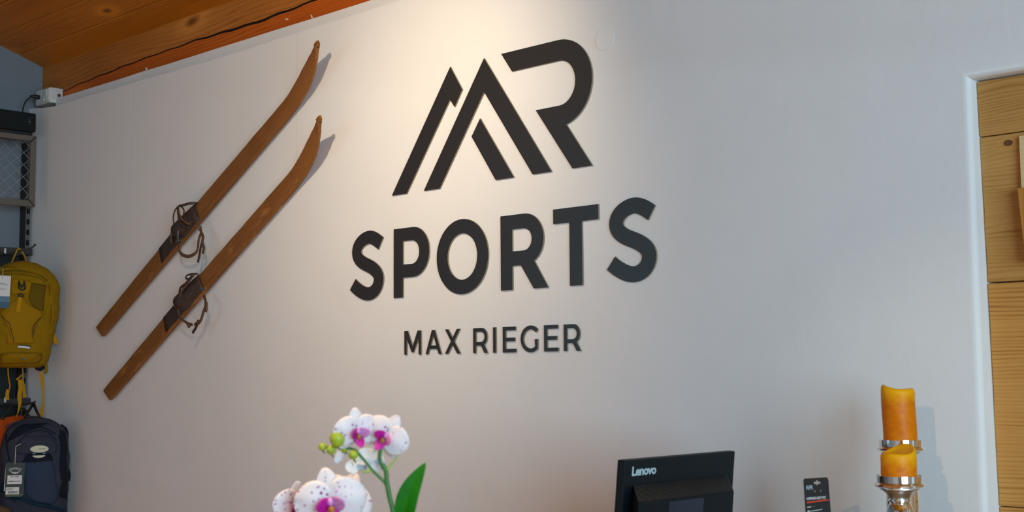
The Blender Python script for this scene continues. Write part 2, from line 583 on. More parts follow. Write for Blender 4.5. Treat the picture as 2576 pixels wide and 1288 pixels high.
M_soil = plain('bark_soil', rgb(60, 42, 28), 0.95, noise=(90, 0.004), var=0.4)


def wax_mat(h):
    """amber wax; the yellow towards the rim paints in light glowing through it"""
    m, nt, b = new_mat('amber_candle_wax')
    b.inputs['Roughness'].default_value = 0.42
    b.inputs['Subsurface Weight'].default_value = 0.2
    b.inputs['Specular IOR Level'].default_value = 0.18
    b.inputs['Subsurface Radius'].default_value = (1.0, 0.45, 0.04)
    b.inputs['Subsurface Scale'].default_value = 0.010
    n = nt.nodes.new('ShaderNodeTexNoise'); n.inputs['Scale'].default_value = 55; n.inputs['Detail'].default_value = 6
    nt.links.new(coords(nt, (1, 1, 1.6)), n.inputs['Vector'])
    rp = ramp(nt, n.outputs[0], [(0.3, rgb(206, 106, 0)), (0.7, rgb(222, 128, 4))])
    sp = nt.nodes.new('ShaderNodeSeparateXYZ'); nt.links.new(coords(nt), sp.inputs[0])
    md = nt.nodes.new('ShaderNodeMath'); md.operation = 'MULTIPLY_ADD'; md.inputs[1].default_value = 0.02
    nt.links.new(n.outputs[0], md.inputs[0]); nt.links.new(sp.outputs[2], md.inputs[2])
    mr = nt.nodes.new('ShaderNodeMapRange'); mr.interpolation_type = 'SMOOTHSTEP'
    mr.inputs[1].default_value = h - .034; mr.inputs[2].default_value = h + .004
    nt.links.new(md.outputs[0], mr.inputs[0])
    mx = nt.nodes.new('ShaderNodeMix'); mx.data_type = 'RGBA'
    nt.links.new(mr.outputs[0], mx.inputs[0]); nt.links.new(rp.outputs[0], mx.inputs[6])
    mx.inputs[7].default_value = rgb(236, 168, 8)  # yellow rim tone stands for light shining through the wax
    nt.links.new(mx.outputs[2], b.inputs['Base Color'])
    bump(nt, n.outputs[0], 0.6, 0.0014, b)
    return m


def petal_mat():
    m, nt, b = new_mat('white_spotted_petal')
    b.inputs['Roughness'].default_value = 0.55
    b.inputs['Subsurface Weight'].default_value = 0.35
    b.inputs['Subsurface Radius'].default_value = (1.0, 0.8, 0.8)
    b.inputs['Subsurface Scale'].default_value = 0.003
    v = nt.nodes.new('ShaderNodeTexVoronoi'); v.inputs['Scale'].default_value = 130
    nt.links.new(coords(nt), v.inputs['Vector'])
    k = ramp(nt, v.outputs['Distance'], [(0.16, (1, 1, 1, 1)), (0.30, (0, 0, 0, 1))])
    n = nt.nodes.new('ShaderNodeTexNoise'); n.inputs['Scale'].default_value = 55
    nt.links.new(coords(nt), n.inputs['Vector'])
    g = ramp(nt, n.outputs[0], [(0.49, (0, 0, 0, 1)), (0.57, (1, 1, 1, 1))])
    mu = nt.nodes.new('ShaderNodeMath'); mu.operation = 'MULTIPLY'
    nt.links.new(k.outputs[0], mu.inputs[0]); nt.links.new(g.outputs[0], mu.inputs[1])
    mx = nt.nodes.new('ShaderNodeMix'); mx.data_type = 'RGBA'
    nt.links.new(mu.outputs[0], mx.inputs[0])
    mx.inputs[6].default_value = rgb(216, 210, 214)
    mx.inputs[7].default_value = rgb(142, 70, 138)
    nt.links.new(mx.outputs[2], b.inputs['Base Color'])
    return m


M_petal = petal_mat()
M_petalb = plain('pale_petal_back', rgb(196, 206, 214), 0.6, noise=(160, 0.0004), var=0.06)

# ------------------------------------------------------------------ the room
ZW = 2.79            # top of the plastered wall
SL = 0.334           # ceiling slope


def zceil(y):
    return 3.037 + SL * (0.071 - y)


YRIDGE = -4.2

fl = MB().box((XL - .2, YF - .2, -0.1), (XR + .2, 0.4, 0)).build('floor', M_floor, origin=(0, -3, 0))
tag(fl, kind='structure')

# plastered wall with a ragged top edge and a plastered opening on the right
xs = [XL]
while xs[-1] < -1.0: xs.append(xs[-1] + rnd.uniform(0.05, 0.14))
top = []
for x in xs:
    z = ZW + rnd.uniform(-0.0022, 0.0022) + 0.003 * math.sin(x * 3.1)
    if x < -5.9: z += 0.03 * min(1, (-5.9 - x) / 0.28)
    top.append((x, z))
OX0, OX1, OZ = -1.3465, -0.42, 2.184
outline = [(XL, 0.0)] + top + [(XR, ZW), (XR, 0.0), (OX1, 0.0), (OX1, OZ), (OX0, OZ), (OX0, 0.0)]
bm = bmesh.new()
fv = [bm.verts.new((x, 0, z)) for x, z in outline]
face = bm.faces.new(fv)
ex = bmesh.ops.extrude_face_region(bm, geom=[face])
for g in ex['geom']:
    if isinstance(g, bmesh.types.BMVert): g.co.y += 0.28
bmesh.ops.recalc_face_normals(bm, faces=bm.faces)
ed = []
for e in bm.edges:
    a, b = e.verts
    if abs(a.co.y) < 1e-6 and abs(b.co.y) < 1e-6:
        for (p, q) in (((OX0, OZ), (OX0, 0)), ((OX0, OZ), (OX1, OZ)), ((OX1, OZ), (OX1, 0))):
            k = {(round(a.co.x, 4), round(a.co.z, 4)), (round(b.co.x, 4), round(b.co.z, 4))}
            if k == {(round(p[0], 4), round(p[1], 4)), (round(q[0], 4), round(q[1], 4))}: ed.append(e)
bmesh.ops.bevel(bm, geom=ed, offset=0.018, segments=7, affect='EDGES', profile=0.5)
for f in bm.faces: f.smooth = True
me = bpy.data.meshes.new('wall_back')
bm.to_mesh(me); bm.free()
me.set_sharp_from_angle(angle=R(35))
me.materials.append(M_wall)
wb = bpy.data.objects.new('wall_back', me)
COL.objects.link(wb)
tag(wb, kind='structure')
ORG[wb] = Vector((0, 0, 0))

# filler strip between plaster and beam
st = MB()
pts = [(-5.965, 2.77)]
x = -5.965
up = []
while x < XR:
    up.append((x, 2.842 + rnd.uniform(-0.0015, 0.0015))); x += 0.2
st.prism([[(-5.965, 2.75)] + [(XR, 2.75), (XR, 2.84)] + up[::-1]], lambda a, b, d: Vector((a, d, b)), 0.03, 0.25)
tag(st.build('trim_2', M_strip, origin=(-1.5, 0.03, 2.75)), 'pale filler strip between the wall and the beam', kind='structure')

# timber beam with a long drying split
BX0, BX1 = XL, XR
crk = [(-6.3, 2.874), (-6.0, 2.884), (-5.75, 2.898), (-5.33, 2.9145), (-5.1, 2.919), (-4.77, 2.9225), (-4.55, 2.918), (-4.36, 2.9135), (-4.1, 2.920), (-3.94, 2.925), (-3.5, 2.93), (-2.5, 2.925), (3.4, 2.93)]
nx = 170
bx = MB()
rows = []
for i in range(nx + 1):
    x = BX0 + (BX1 - BX0) * (i / nx) ** 1.35
    c = interp(crk, x) + 0.002 * math.sin(x * 31) + rnd.uniform(-0.0012, 0.0012)
    w = 0.0009 + 0.0042 * min(1.0, max(0.0, (x + 6.15) / 1.7)) * (0.72 + 0.28 * math.sin(5.3 * x))
    w *= 1 + rnd.uniform(-0.12, 0.12)
    y0 = 0.068 + 0.003 * math.sin(x * 2.1)
    rows.append([(x, 0.30, 2.835), (x, y0 + 0.0, 2.835), (x, y0, c - w), (x, y0 + 0.03, c), (x, y0 - 0.003, c + w), (x, y0 - 0.002, 3.10), (x, 0.30, 3.10)])
k = 7
vs = [p for r_ in rows for p in r_]
for i in range(nx):
    for j in range(k):
        a, b = i * k + j, i * k + (j + 1) % k
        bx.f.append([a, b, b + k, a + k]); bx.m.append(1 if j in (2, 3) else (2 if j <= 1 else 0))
bx.v = [Vector(p) for p in vs]
bx.f += [list(range(k)), [nx * k + j for j in reversed(range(k))]]; bx.m += [0, 0]
beam = bx.build('trim_1', [M_beam, M_crack, M_beam2], origin=(-1.5, 0.07, 2.84))
tag(beam, 'brown timber beam with a long dark split running above the wall', kind='structure')
# small flakes of old paint on the beam
fk = []
for (px_, py_, l, a) in ((368, 174, 0.012, 1.2), (722, 49, 0.014, 0.1), (785, 42, 0.016, 1.0)):
    p = onY(px_, py_, 0.066)
    m_ = MB().box((-l / 2, -0.003, -0.0028), (l / 2, 0.003, 0.0028), M=Matrix.Translation(p) @ Matrix.Rotation(a, 4, 'Y'))
    m_.build('paint_flake', M_whitep, beam)

# sloped ceiling of boards
ceil_o = MB().add([(XL - .2, 0.35, zceil(0.35) + 0.03), (XR + .2, 0.35, zceil(0.35) + 0.03), (XR + .2, YRIDGE, zceil(YRIDGE) + 0.03), (XL - .2, YRIDGE, zceil(YRIDGE) + 0.03),
                   (XL - .2, 0.35, zceil(0.35) + 0.13), (XR + .2, 0.35, zceil(0.35) + 0.13), (XR + .2, YRIDGE, zceil(YRIDGE) + 0.13), (XL - .2, YRIDGE, zceil(YRIDGE) + 0.13)],
                  [(0, 1, 2, 3), (7, 6, 5, 4), (0, 4, 5, 1), (1, 5, 6, 2), (2, 6, 7, 3), (3, 7, 4, 0)])
ceil_o.box((XL - .2, YF - .2, zceil(YRIDGE) + 0.03), (XR + .2, YRIDGE, zceil(YRIDGE) + 0.13))
ceiling = ceil_o.build('ceiling', M_board, origin=(-1.5, -2, 3.2))
tag(ceiling, kind='structure')
seams = [0.20, -0.061, -0.2135, -0.366]
while seams[-1] > YRIDGE: seams.append(seams[-1] - 0.1525)
for ya, yb in zip(seams, seams[1:]):
    g, ch, t = 0.0012, 0.005, 0.028
    prof = [(ya - g - ch, 0), (yb + g + ch, 0), (yb + g, ch), (yb + g, t), (ya - g, t), (ya - g, ch)]
    m_ = MB()
    dz = rnd.uniform(-0.0015, 0.0015)
    va = [(XL, y, zceil(y) + h + dz) for y, h in prof]
    vb = [(XR, y, zceil(y) + h + dz) for y, h in prof]
    n_ = len(prof)
    m_.add(va + vb, [[i, (i + 1) % n_, n_ + (i + 1) % n_, n_ + i] for i in range(n_)] + [list(range(n_)), [n_ + i for i in reversed(range(n_))]])
    m_.build('board', M_board, ceiling)

LY0, LY1, LZ0, LZ1 = -6.4, -4.0, 0.95, 3.05
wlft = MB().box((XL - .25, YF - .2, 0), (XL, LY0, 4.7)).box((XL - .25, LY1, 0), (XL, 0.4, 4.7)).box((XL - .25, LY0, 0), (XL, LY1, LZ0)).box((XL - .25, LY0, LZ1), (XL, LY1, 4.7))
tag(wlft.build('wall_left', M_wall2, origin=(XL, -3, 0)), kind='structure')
# right wall with a wide shop window; the wall behind the camera; a second window in the left wall
wr = MB()
WY0, WY1, WZ0, WZ1 = -5.3, -1.9, 0.7, 3.0
wr.box((XR, YF - .2, 0), (XR + .2, WY0, 4.7)).box((XR, WY1, 0), (XR + .2, 0.4, 4.7)).box((XR, WY0, 0), (XR + .2, WY1, WZ0)).box((XR, WY0, WZ1), (XR + .2, WY1, 4.7))
tag(wr.build('wall_right', M_wall, origin=(XR, -3, 0)), kind='structure')
w1 = MB()
for y in (WY0, WY0 + .85, (WY0 + WY1) / 2, WY1 - .85, WY1): w1.box((XR + .04, y - .04, WZ0), (XR + .1, y + .04, WZ1))
for z in (WZ0, WZ1): w1.box((XR + .04, WY0, z - .04), (XR + .1, WY1, z + .04))
tag(w1.build('window_1', M_darksteel, origin=(XR, -3.6, WZ0)), kind='structure')
tag(MB().box((XL, YF - .2, 0), (XR, YF, 4.7)).build('wall_front', M_wall, origin=(-1.5, YF, 0)), kind='structure')
w2 = MB()
for y in (LY0, (LY0 + LY1) / 2, LY1): w2.box((XL - .06, y - .04, LZ0), (XL - .01, y + .04, LZ1))
for z in (LZ0, LZ1): w2.box((XL - .06, LY0, z - .04), (XL - .01, LY1, z + .04))
tag(w2.build('window_2', M_darksteel, origin=(XL, -5.2, LZ0)), kind='structure')

# ------------------------------------------------------------------ plank panel in the opening
pp = thing('plank_panel', 'honey coloured pine plank panel recessed in the plastered wall opening', 'panel', (-0.9, 0.09, 0.0))


def lean_y(z): return -0.022 + (2.19 - z) * 0.031      # the panel stands a little out of plumb


def plank(z0, z1, y0, mat, jag, x0=OX0 + 0.0015, x1=OX1 - 0.0015):
    n_ = 14
    zz = [z0 + (z1 - z0) * i / n_ for i in range(n_ + 1)]
    lft = [(x0 + rnd.uniform(-jag, jag), z) for z in zz]
    m_ = MB().prism([lft[::-1] + [(x1, z0), (x1, z1)][0:2]], lambda a, b, d: Vector((a, d + lean_y(b), b)), y0, y0 + 0.03)
    o = m_.build('plank', mat, pp)
    bevel_mesh(o, 0.0018, 2)
    return o


plank(2.049, 2.180, 0.060, M_pine, 0.0008)
pk2 = plank(1.7025, 2.0465, 0.0615, M_pine, 0.0012)
plank(1.18, 1.699, 0.0595, M_pine2, 0.0012)
plank(0.62, 1.1775, 0.0605, M_pine2, 0.001)
plank(0.02, 0.6175, 0.060, M_pine, 0.001)
MB().box((OX0, 0.168, 0), (OX1, 0.19, OZ)).build('backing', M_pine, pp)
# oval knot standing a hair proud of its plank
kp = onY(2541, 361, 0.0435)
kn = MB()
for (sx, sz, d, mi) in ((0.030, 0.0165, 0.0005, 1), (0.0245, 0.013, 0.0008, 0), (0.019, 0.0098, 0.0011, 1), (0.0115, 0.0075, 0.0016, 2)):
    kn.prism([arc(kp.x - 0.003 * (d / 0.001), kp.z + 0.0012 * (d / 0.001), sx, sz, 0, 348, 28)], lambda a, b, q, d=d: Vector((a, 0.0617 - d + q + lean_y(b), b)), 0, 0.003, mi, mi)
kn.build('knot', [M_pine, M_pine2, M_knot], pk2)
# two narrow uprights of newer timber at the frame edge
p0, p1 = onY(2563, 342, 0.030), onY(2564, 478, 0.030)
bt = MB().box((p0.x, 0.030, p1.z), (p0.x + 0.05, 0.0405, p0.z))
bevel_mesh(tag(bt.build('batten', M_pale, origin=(p0.x, 0.030, p1.z)), 'pale new wood batten fixed on the pine plank panel', 'batten'), 0.001)
p0, p1 = onY(2561, 474, 0.018), onY(2574, 660, 0.018)
bt = MB().add([(p0.x, 0.012, p0.z), (p0.x + 0.10, 0.012, p0.z), (p0.x + 0.10, 0.0440, p0.z), (p0.x, 0.0440, p0.z),
               (p0.x + 0.013, 0.012, p0.z - 0.17), (p0.x + 0.11, 0.012, p0.z - 0.17), (p0.x + 0.11, 0.0440, p0.z - 0.17), (p0.x + 0.013, 0.0440, p0.z - 0.17)],
              [(0, 1, 2, 3), (7, 6, 5, 4), (0, 4, 5, 1), (1, 5, 6, 2), (2, 6, 7, 3), (3, 7, 4, 0)])
bevel_mesh(tag(bt.build('wood_block', M_honey, origin=(p0.x, 0.03, p0.z - 0.17)), 'tapered honey brown wood block below the pale batten', 'block'), 0.001)

# ------------------------------------------------------------------ the sign
def sgn(a, b, d): return Vector((a, d, b))


def sign_piece(name, loops, label, cat, group, thick=0.0062):
    lo = loops[0]
    c = (sum(p[0] for p in lo) / len(lo), 0, min(p[1] for p in lo))
    o = MB().prism(loops, sgn, -thick, -0.0004, 0, 1).build(name, [M_sign, M_edge], origin=c)
    return tag(o, label, cat, group)


LT, LB = 2.5149, 2.1110
GL = 'dark logo shapes on the white wall'
sign_piece('logo_shape', [[(-3.1287, 2.5137), (-3.0717, 2.4281), (-3.1085, 2.3748), (-3.1308, 2.4032), (-3.3477, LB), (-3.4252, LB)]],
           'leftmost logo stroke, a slanted bar with a small notched peak', 'logo', GL)
sign_piece('logo_shape', [[(-2.9688, LT), (-2.6783, LB), (-2.7581, LB), (-2.9697, 2.4040), (-3.1822, LB), (-3.2606, LB)]],
           'tall dark logo chevron forming the main mountain peak', 'logo', GL)
sign_piece('logo_shape', [[(-2.9888, 2.3195), (-3.0287, 2.2651), (-2.9200, LB), (-2.8391, LB)]],
           'short slanted dark bar inside the large logo peak', 'logo', GL)
Rl = [(-2.8906, LT), (-2.8435, 2.4500)] + arc(-2.6427, 2.3803, 0.0653, 0.0697, 90, -90, 26) + [(-2.7418, 2.3103), (-2.5933, LB), (-2.5146, LB)] + arc(-2.6450, 2.3803, 0.1345, 0.1346, -77.7, 90, 36)
sign_piece('logo_shape', [Rl], 'dark logo letter R with an open left bowl', 'logo', GL)

GS = 'big letters of the word SPORTS'
B1, T1 = 1.7565, 1.9930


def s_loop(x0):
    knots = [((.168, .193), (-.55, .36)), ((.105, .2197), (-1, 0)), ((.037, .171), (0, -1)), ((.094, .1225), (.94, -.34)), ((.157, .0705), (0, -1)), ((.100, .0207), (-1, 0)), ((.0158, .058), (-.58, .49))]
    ln = [.062, .085, .075, .075, .085, .075]
    c = []
    for (k0, k1, L) in zip(knots, knots[1:], ln):
        p0, p1 = Vector(k0[0]), Vector(k1[0])
        d0, d1 = Vector(k0[1]).normalized() * L * 1.05, Vector(k1[1]).normalized() * L * 1.05
        for i in range(14):
            t = i / 14
            h00, h10, h01, h11 = 2 * t ** 3 - 3 * t * t + 1, t ** 3 - 2 * t * t + t, -2 * t ** 3 + 3 * t * t, t ** 3 - t * t
            c.append(p0 * h00 + d0 * h10 + p1 * h01 + d1 * h11)
    c.append(Vector(knots[-1][0]))
    l, r_ = [], []
    n = len(c)
    for i in range(n):
        t = (c[min(i + 1, n - 1)] - c[max(i - 1, 0)]).normalized()
        if i == 0: t = Vector(knots[0][1]).normalized()
        if i == n - 1: t = Vector(knots[-1][1]).normalized()
        nn = Vector((-t.y, t.x))
        hw = 0.0258 * abs(t.y) ** 2 + 0.0229 * (1 - abs(t.y) ** 2)
        l.append(c[i] + nn * hw); r_.append(c[i] - nn * hw)
    return [(p.x + x0, p.y + B1) for p in l + r_[::-1]]


def p_like(x0, sw, xr, cx_o, zi0, zi1, cx_i, xri, T, B, zo=None):
    """outline of P: returns outer and inner loops"""
    zm = (zi0 + zi1) / 2
    ro = T - zm
    outer = [(x0, B), (x0, T)] + arc(cx_o, zm, xr - cx_o, ro, 90, -90, 26) + [(x0 + sw, zm - ro), (x0 + sw, B)]
    inner = [(x0 + sw, zi0), (x0 + sw, zi1)] + arc(cx_i, zm, xri - cx_i, (zi1 - zi0) / 2, 90, -90, 20)
    return [outer, inner]


def r_like(x0, sw, xr, cx_o, zi0, zi1, cx_i, xri, T, B, leg, ang):
    """leg: (inner top, bottom left, bottom right)"""
    zm = (zi0 + zi1) / 2
    ro = T - zm
    outer = [(x0, B), (x0, T)] + arc(cx_o, zm, xr - cx_o, ro, 90, ang, 26) + [(leg[2], B), (leg[1], B), (leg[0], zm - ro), (x0 + sw, zm - ro), (x0 + sw, B)]
    inner = [(x0 + sw, zi0), (x0 + sw, zi1)] + arc(cx_i, zm, xri - cx_i, (zi1 - zi0) / 2, 90, -90, 20)
    return [outer, inner]


sign_piece('sign_letter', [s_loop(-3.6525)], 'first large dark letter S, at the left end of SPORTS', 'letter', GS)
sign_piece('sign_letter', p_like(-3.4154, .0482, -3.2343, -3.3165, 1.868, 1.9488, -3.3215, -3.2845, T1, B1), 'large dark letter P in SPORTS', 'letter', GS)
sign_piece('sign_letter', [arc(-3.0765, 1.8765, .1212, .1226, 0, 355, 71), arc(-3.0752, 1.8765, .0697, .0761, 0, 354, 59)], 'large dark round letter O in SPORTS', 'letter', GS)
sign_piece('sign_letter', r_like(-2.8992, .0510, -2.7144, -2.7960, 1.8770, 1.9466, -2.7990, -2.7643, T1 - .001, B1, (-2.8120, -2.7574, -2.6966), -60.0), 'large dark letter R in the word SPORTS', 'letter', GS)
sign_piece('sign_letter', [[(-2.6734, T1), (-2.6734, 1.9482), (-2.6081, 1.9482), (-2.6081, B1), (-2.5583, B1), (-2.5583, 1.9482), (-2.4932, 1.9482), (-2.4932, T1)]], 'large dark letter T in SPORTS', 'letter', GS)
sign_piece('sign_letter', [s_loop(-2.4632)], 'last large dark letter S, at the right end of SPORTS', 'letter', GS)

GN = 'small letters of the bottom sign line'
b, t = 1.5615, 1.6415
small = [
    ('first small dark letter M of the bottom sign line', [[(-3.3606, b), (-3.3606, t), (-3.3432, t), (-3.3187, 1.5885), (-3.2938, t), (-3.2768, t), (-3.2768, b), (-3.2885, b), (-3.2885, 1.6175), (-3.3137, 1.5695), (-3.3237, 1.5695), (-3.3489, 1.6165), (-3.3489, b)]]),
    ('small dark letter A of the bottom sign line', [[(-3.2534, b), (-3.2227, t), (-3.2088, t), (-3.1765, b), (-3.1897, b), (-3.1967, 1.579), (-3.2336, 1.579), (-3.2405, b)], [(-3.2157, 1.6250), (-3.2287, 1.590), (-3.2015, 1.590)]]),
    ('small dark letter X of the bottom sign line', [[(-3.1586, t), (-3.1437, t), (-3.1228, 1.613), (-3.1025, t), (-3.0880, t), (-3.1155, 1.602), (-3.0862, b), (-3.1015, b), (-3.1233, 1.5915), (-3.1447, b), (-3.1595, b), (-3.1308, 1.602)]]),
    ('small dark letter R right after the word gap, bottom sign line', r_like(-3.0262, .0124, -2.9628, -2.9890, 1.5968, 1.6300, -2.9905, -2.9748, t, b, (-2.9905, -2.9760, -2.9606), -62)),
    ('small dark letter I of the bottom sign line', [[(-2.9364, b), (-2.9364, t), (-2.9240, t), (-2.9240, b)]]),
    ('small dark letter E between I and G, bottom sign line', [[(-2.8932, b), (-2.8932, t), (-2.8365, t), (-2.8365, 1.6303), (-2.8807, 1.6303), (-2.8807, 1.6076), (-2.8408, 1.6076), (-2.8408, 1.5962), (-2.8807, 1.5962), (-2.8807, 1.5727), (-2.8350, 1.5727), (-2.8350, b)]]),
    ('small dark letter G of the bottom sign line', [arc(-2.7730, 1.6015, .0426, .0412, 45, 314, 44) + [(-2.7432, 1.6005), (-2.7552, 1.6005)] + arc(-2.7730, 1.6015, .0307, .0296, 307, 42, 40)]),
    ('small dark letter E between G and the last R', [[(-2.7168, b), (-2.7168, t), (-2.6598, t), (-2.6598, 1.6303), (-2.7042, 1.6303), (-2.7042, 1.6080), (-2.6640, 1.6080), (-2.6640, 1.5965), (-2.7042, 1.5965), (-2.7042, 1.5727), (-2.6584, 1.5727), (-2.6584, b)]]),
    ('last small dark letter R, right end of the bottom sign line', r_like(-2.6358, .0126, -2.5716, -2.5980, 1.5968, 1.6300, -2.5995, -2.5838, t, b, (-2.5995, -2.5850, -2.5690), -62)),
]
for lab, loops in small: sign_piece('sign_letter', loops, lab, 'letter', GN, 0.0058)

cp = MB().prism([arc(-2.4638, 2.4850, 0.0352, 0.0345, 0, 354, 59)], sgn, -0.0022, -0.0002)
o = cp.build('cover_plate', M_wall, origin=(-2.4638, 0, 2.45))
bevel_mesh(o, 0.0009, 2)
tag(o, 'round white blank cover plate on the wall right of the logo', 'cover plate')

# ------------------------------------------------------------------ wooden skis
def ski_mat(name, rot, wear):
    return wood(name, rgb(76, 42, 16), rgb(124, 76, 32), rgb(148, 96, 46), 0, 1.0, 0.55, 170, 0.03, 0.26, rot=rot, relief=0.0008, wear=wear)


def ski(tail, tip, wmax, label, seed, y0, bend_len, bend_out, wear):
    rr = random.Random(seed)
    d = Vector((tip[0] - tail[0], 0, tip[1] - tail[1]))
    L = d.length
    d.normalize()
    n = Vector((-d.z, 0, d.x))
    ang = math.atan2(d.z, d.x)
    root = thing('wooden_ski', label, 'ski', (tail[0], y0, tail[1]), 'pair of old wooden skis on the wall')
    mat = ski_mat('old_ski_wood', (0, ang, 0), wear)

    def P(s, w, o):   # along, across, away from the wall
        return Vector((tail[0], 0, tail[1])) + d * s + n * w + Vector((0, -o, 0))

    def outb(s):
        u = max(0.0, (s - (L - bend_len)) / bend_len)
        return y0 + bend_out * (u ** 1.9)
    wtab = [(0, .88), (0.02, .93), (0.3, .95), (0.9, .98), (L - .34, 1.0), (L - .26, 1.06), (L - .19, 1.09), (L - .12, .92), (L - .06, .56), (L - .03, .28), (L - .012, .26), (L - .004, .25), (L, .19)]
    ttab = [(0, .013), (.5, .020), (.9, .024), (1.3, .017), (L - .3, .011), (L - .1, .009), (L - .035, .012), (L - .02, .017), (L, .010)]
    body = MB()
    ss = [0, .004] + [.004 + (L - .37) * i / 40 for i in range(1, 41)] + [L - .366 + .366 * i / 36 for i in range(1, 37)]
    ring = []
    for s in ss:
        hw = interp(wtab, s) * wmax / 2
        th = interp(ttab, s)
        e = 1e-3
        slope = (outb(s + e) - outb(s - e)) / (2 * e)
        back = outb(s)
        j = rr.uniform(-.0006, .0006)
        lean = -slope / math.sqrt(1 + slope * slope)   # thickness leans back along the curve
        cut = 0.0
        prof = [(-hw, 0), (-hw + j, th * .78), (-hw * .86, th), (hw * .86, th), (hw + j, th * .78), (hw, 0)]
        r_ = []
        for (w_, t_) in prof:
            sh = -0.42 * w_ if s < .02 else 0      # slanted tail cut
            r_.append(P(s + lean * t_ * 0.9 + (sh * (1 - s / .02) if s < .02 else 0), w_, back + t_ * math.sqrt(max(0, 1 - lean * lean))))
        ring.append(r_)
    for i, r_ in enumerate(ring): body.v += r_
    for i in range(len(ring) - 1):
        for j in range(6):
            a = i * 6
            body.f.append([a + j, a + (j + 1) % 6, a + 6 + (j + 1) % 6, a + 6 + j]); body.m.append(0)
    body.f.append(list(range(6))[::-1]); body.m.append(0)
    e = (len(ring) - 1) * 6
    body.f.append([e + j for j in range(6)]); body.m.append(0)
    bo = body.build('blade', mat, root, smooth=32)
    # small nail in the tip knob
    MB().ball(P(L - .016, -wmax * .135, outb(L - .016) + .008), .0028, .0028, .0028, 8, 6).build('nail', M_slot, bo)

    def on(s, w, h=0.0):  # a point on the top face
        return P(s, w, outb(s) + interp(ttab, s) + h)
    return root, P, on, d, n, L


def strap(pts, hw, th, mat, name, root, flat=(0, -1, 0), n=6):
    hw, th = hw * 1.3, th * 1.2
    return MB().tube(catmull(pts, n), hw, 8, 0, flat, th).build(name, mat, root, smooth=60)


def foot_plate(root, on, s0, s1, w, mat):
    m_ = MB().grid(10, 8, lambda u, v: on(s0 + (s1 - s0) * u + 0.012 * (v - .5) * (1 - u), (v - .5) * w, 0.0012 + 0.0012 * math.sin(v * PI)))
    m_.build('foot_plate', mat, root, smooth=True, solid=0.002)


def toe_cap(root, on, s0, s1, w, h, mat):
    """leather hood over the toe end of the plate, open towards the tail"""
    def fn(u, v):
        a = PI * v
        hh = h * (1 - 0.80 * u ** 1.6)
        ww = w / 2 * (1.04 - 0.05 * u)
        return on(s0 + (s1 - s0) * u - 0.018 * math.sin(a) * (1 - u), -ww * math.cos(a), max(0.0, math.sin(a)) ** 0.6 * hh)
    o = MB().grid(8, 14, fn).build('toe_cap', mat, root, smooth=True, solid=0.003)
    # hood opening rim
    MB().tube([fn(0, i / 14) for i in range(15)], 0.0026, 6).build('rim', mat, o, smooth=True)
    return o


# upper ski
sk, P, on, d, n, L = ski((-5.401, 1.694), (-3.700, 2.684), 0.076, 'upper old wooden ski with torn leather binding', 3, 0.012, .40, .098, (rgb(176, 116, 58), 26, .60, .72))
foot_plate(sk, on, .605, .93, .066, M_leather)
toe_cap(sk, on, .795, .925, .070, .036, M_leather)
pY = -0.06


def wl(L_, Y=-0.055): return [onY(x, y, Y if len(q) == 0 else q[0]) for (x, y, *q) in L_]


strap(wl([(456, 604), (452, 618), (452, 632), (459, 641), (472, 645), (484, 642), (494, 634), (498, 622), (500, 604), (504, 590)], -.058), .0055, .0026, M_leather2, 'heel_strap', sk)
strap(wl([(504, 572, -.04), (506, 584, -.05), (511, 596, -.055), (509, 610, -.06), (513, 625, -.06), (510, 638, -.06)]), .0065, .0028, M_leather2, 'strap', sk)
strap(wl([(508, 610, -.06), (505, 622, -.061), (502, 640, -.062), (498, 660, -.062)]), .0052, .0026, M_leather, 'strap_end', sk)
strap(wl([(449, 567, -.06), (448, 582, -.066), (447, 596, -.066), (449, 607, -.062)]), .0042, .003, M_iron, 'iron_bar', sk)
MB().tube(catmull(wl([(444, 604, -.064), (449, 601, -.066), (455, 603, -.066), (456, 609, -.064), (450, 612, -.062), (445, 609, -.062)]), 4, True), .0022, 6, closed=True).build('iron_ring', M_iron, sk, smooth=True)
strap(wl([(447, 520, -.075), (440, 530, -.07), (436, 546, -.066), (437, 560, -.062), (441, 574, -.06), (445, 584, -.058)]), .0028, .002, M_leather, 'lace', sk)
strap(wl([(449, 517, -.078), (450, 532, -.08), (454, 545, -.08), (462, 556, -.078), (472, 562, -.074), (480, 563, -.068)]), .0042, .0022, M_leather2, 'lace', sk)
strap(wl([(447, 520, -.075), (449, 540, -.072), (452, 556, -.07), (462, 568, -.066), (474, 572, -.062)]), .0060, .0024, M_leather, 'ankle_strap', sk)
strap(wl([(449, 519, -.078), (462, 516, -.074), (476, 512, -.066), (490, 511, -.05), (496, 512, -.036)]), .0044, .002, M_leather, 'upper_strap', sk)
strap(wl([(457, 520, -.078), (463, 530, -.078), (462, 542, -.078), (470, 553, -.075), (484, 558, -.066), (497, 553, -.054), (505, 552, -.044)]), .0032, .002, M_leather, 'lace', sk)
strap(wl([(441, 571, -.06), (449, 560, -.062), (455, 552, -.064)]), .0036, .002, M_leather, 'lace', sk)
strap(wl([(433, 570, -.058), (432, 588, -.054), (430, 600, -.048), (432, 612, -.042)]), .0060, .0026, M_leather2, 'strap_end', sk)
MB().tube(catmull(wl([(499, 571, -.045), (503, 569, -.046), (504, 575, -.047), (502, 579, -.046), (498, 576, -.045)]), 4, True), .0016, 6, closed=True).build('iron_ring', M_iron, sk, smooth=True)

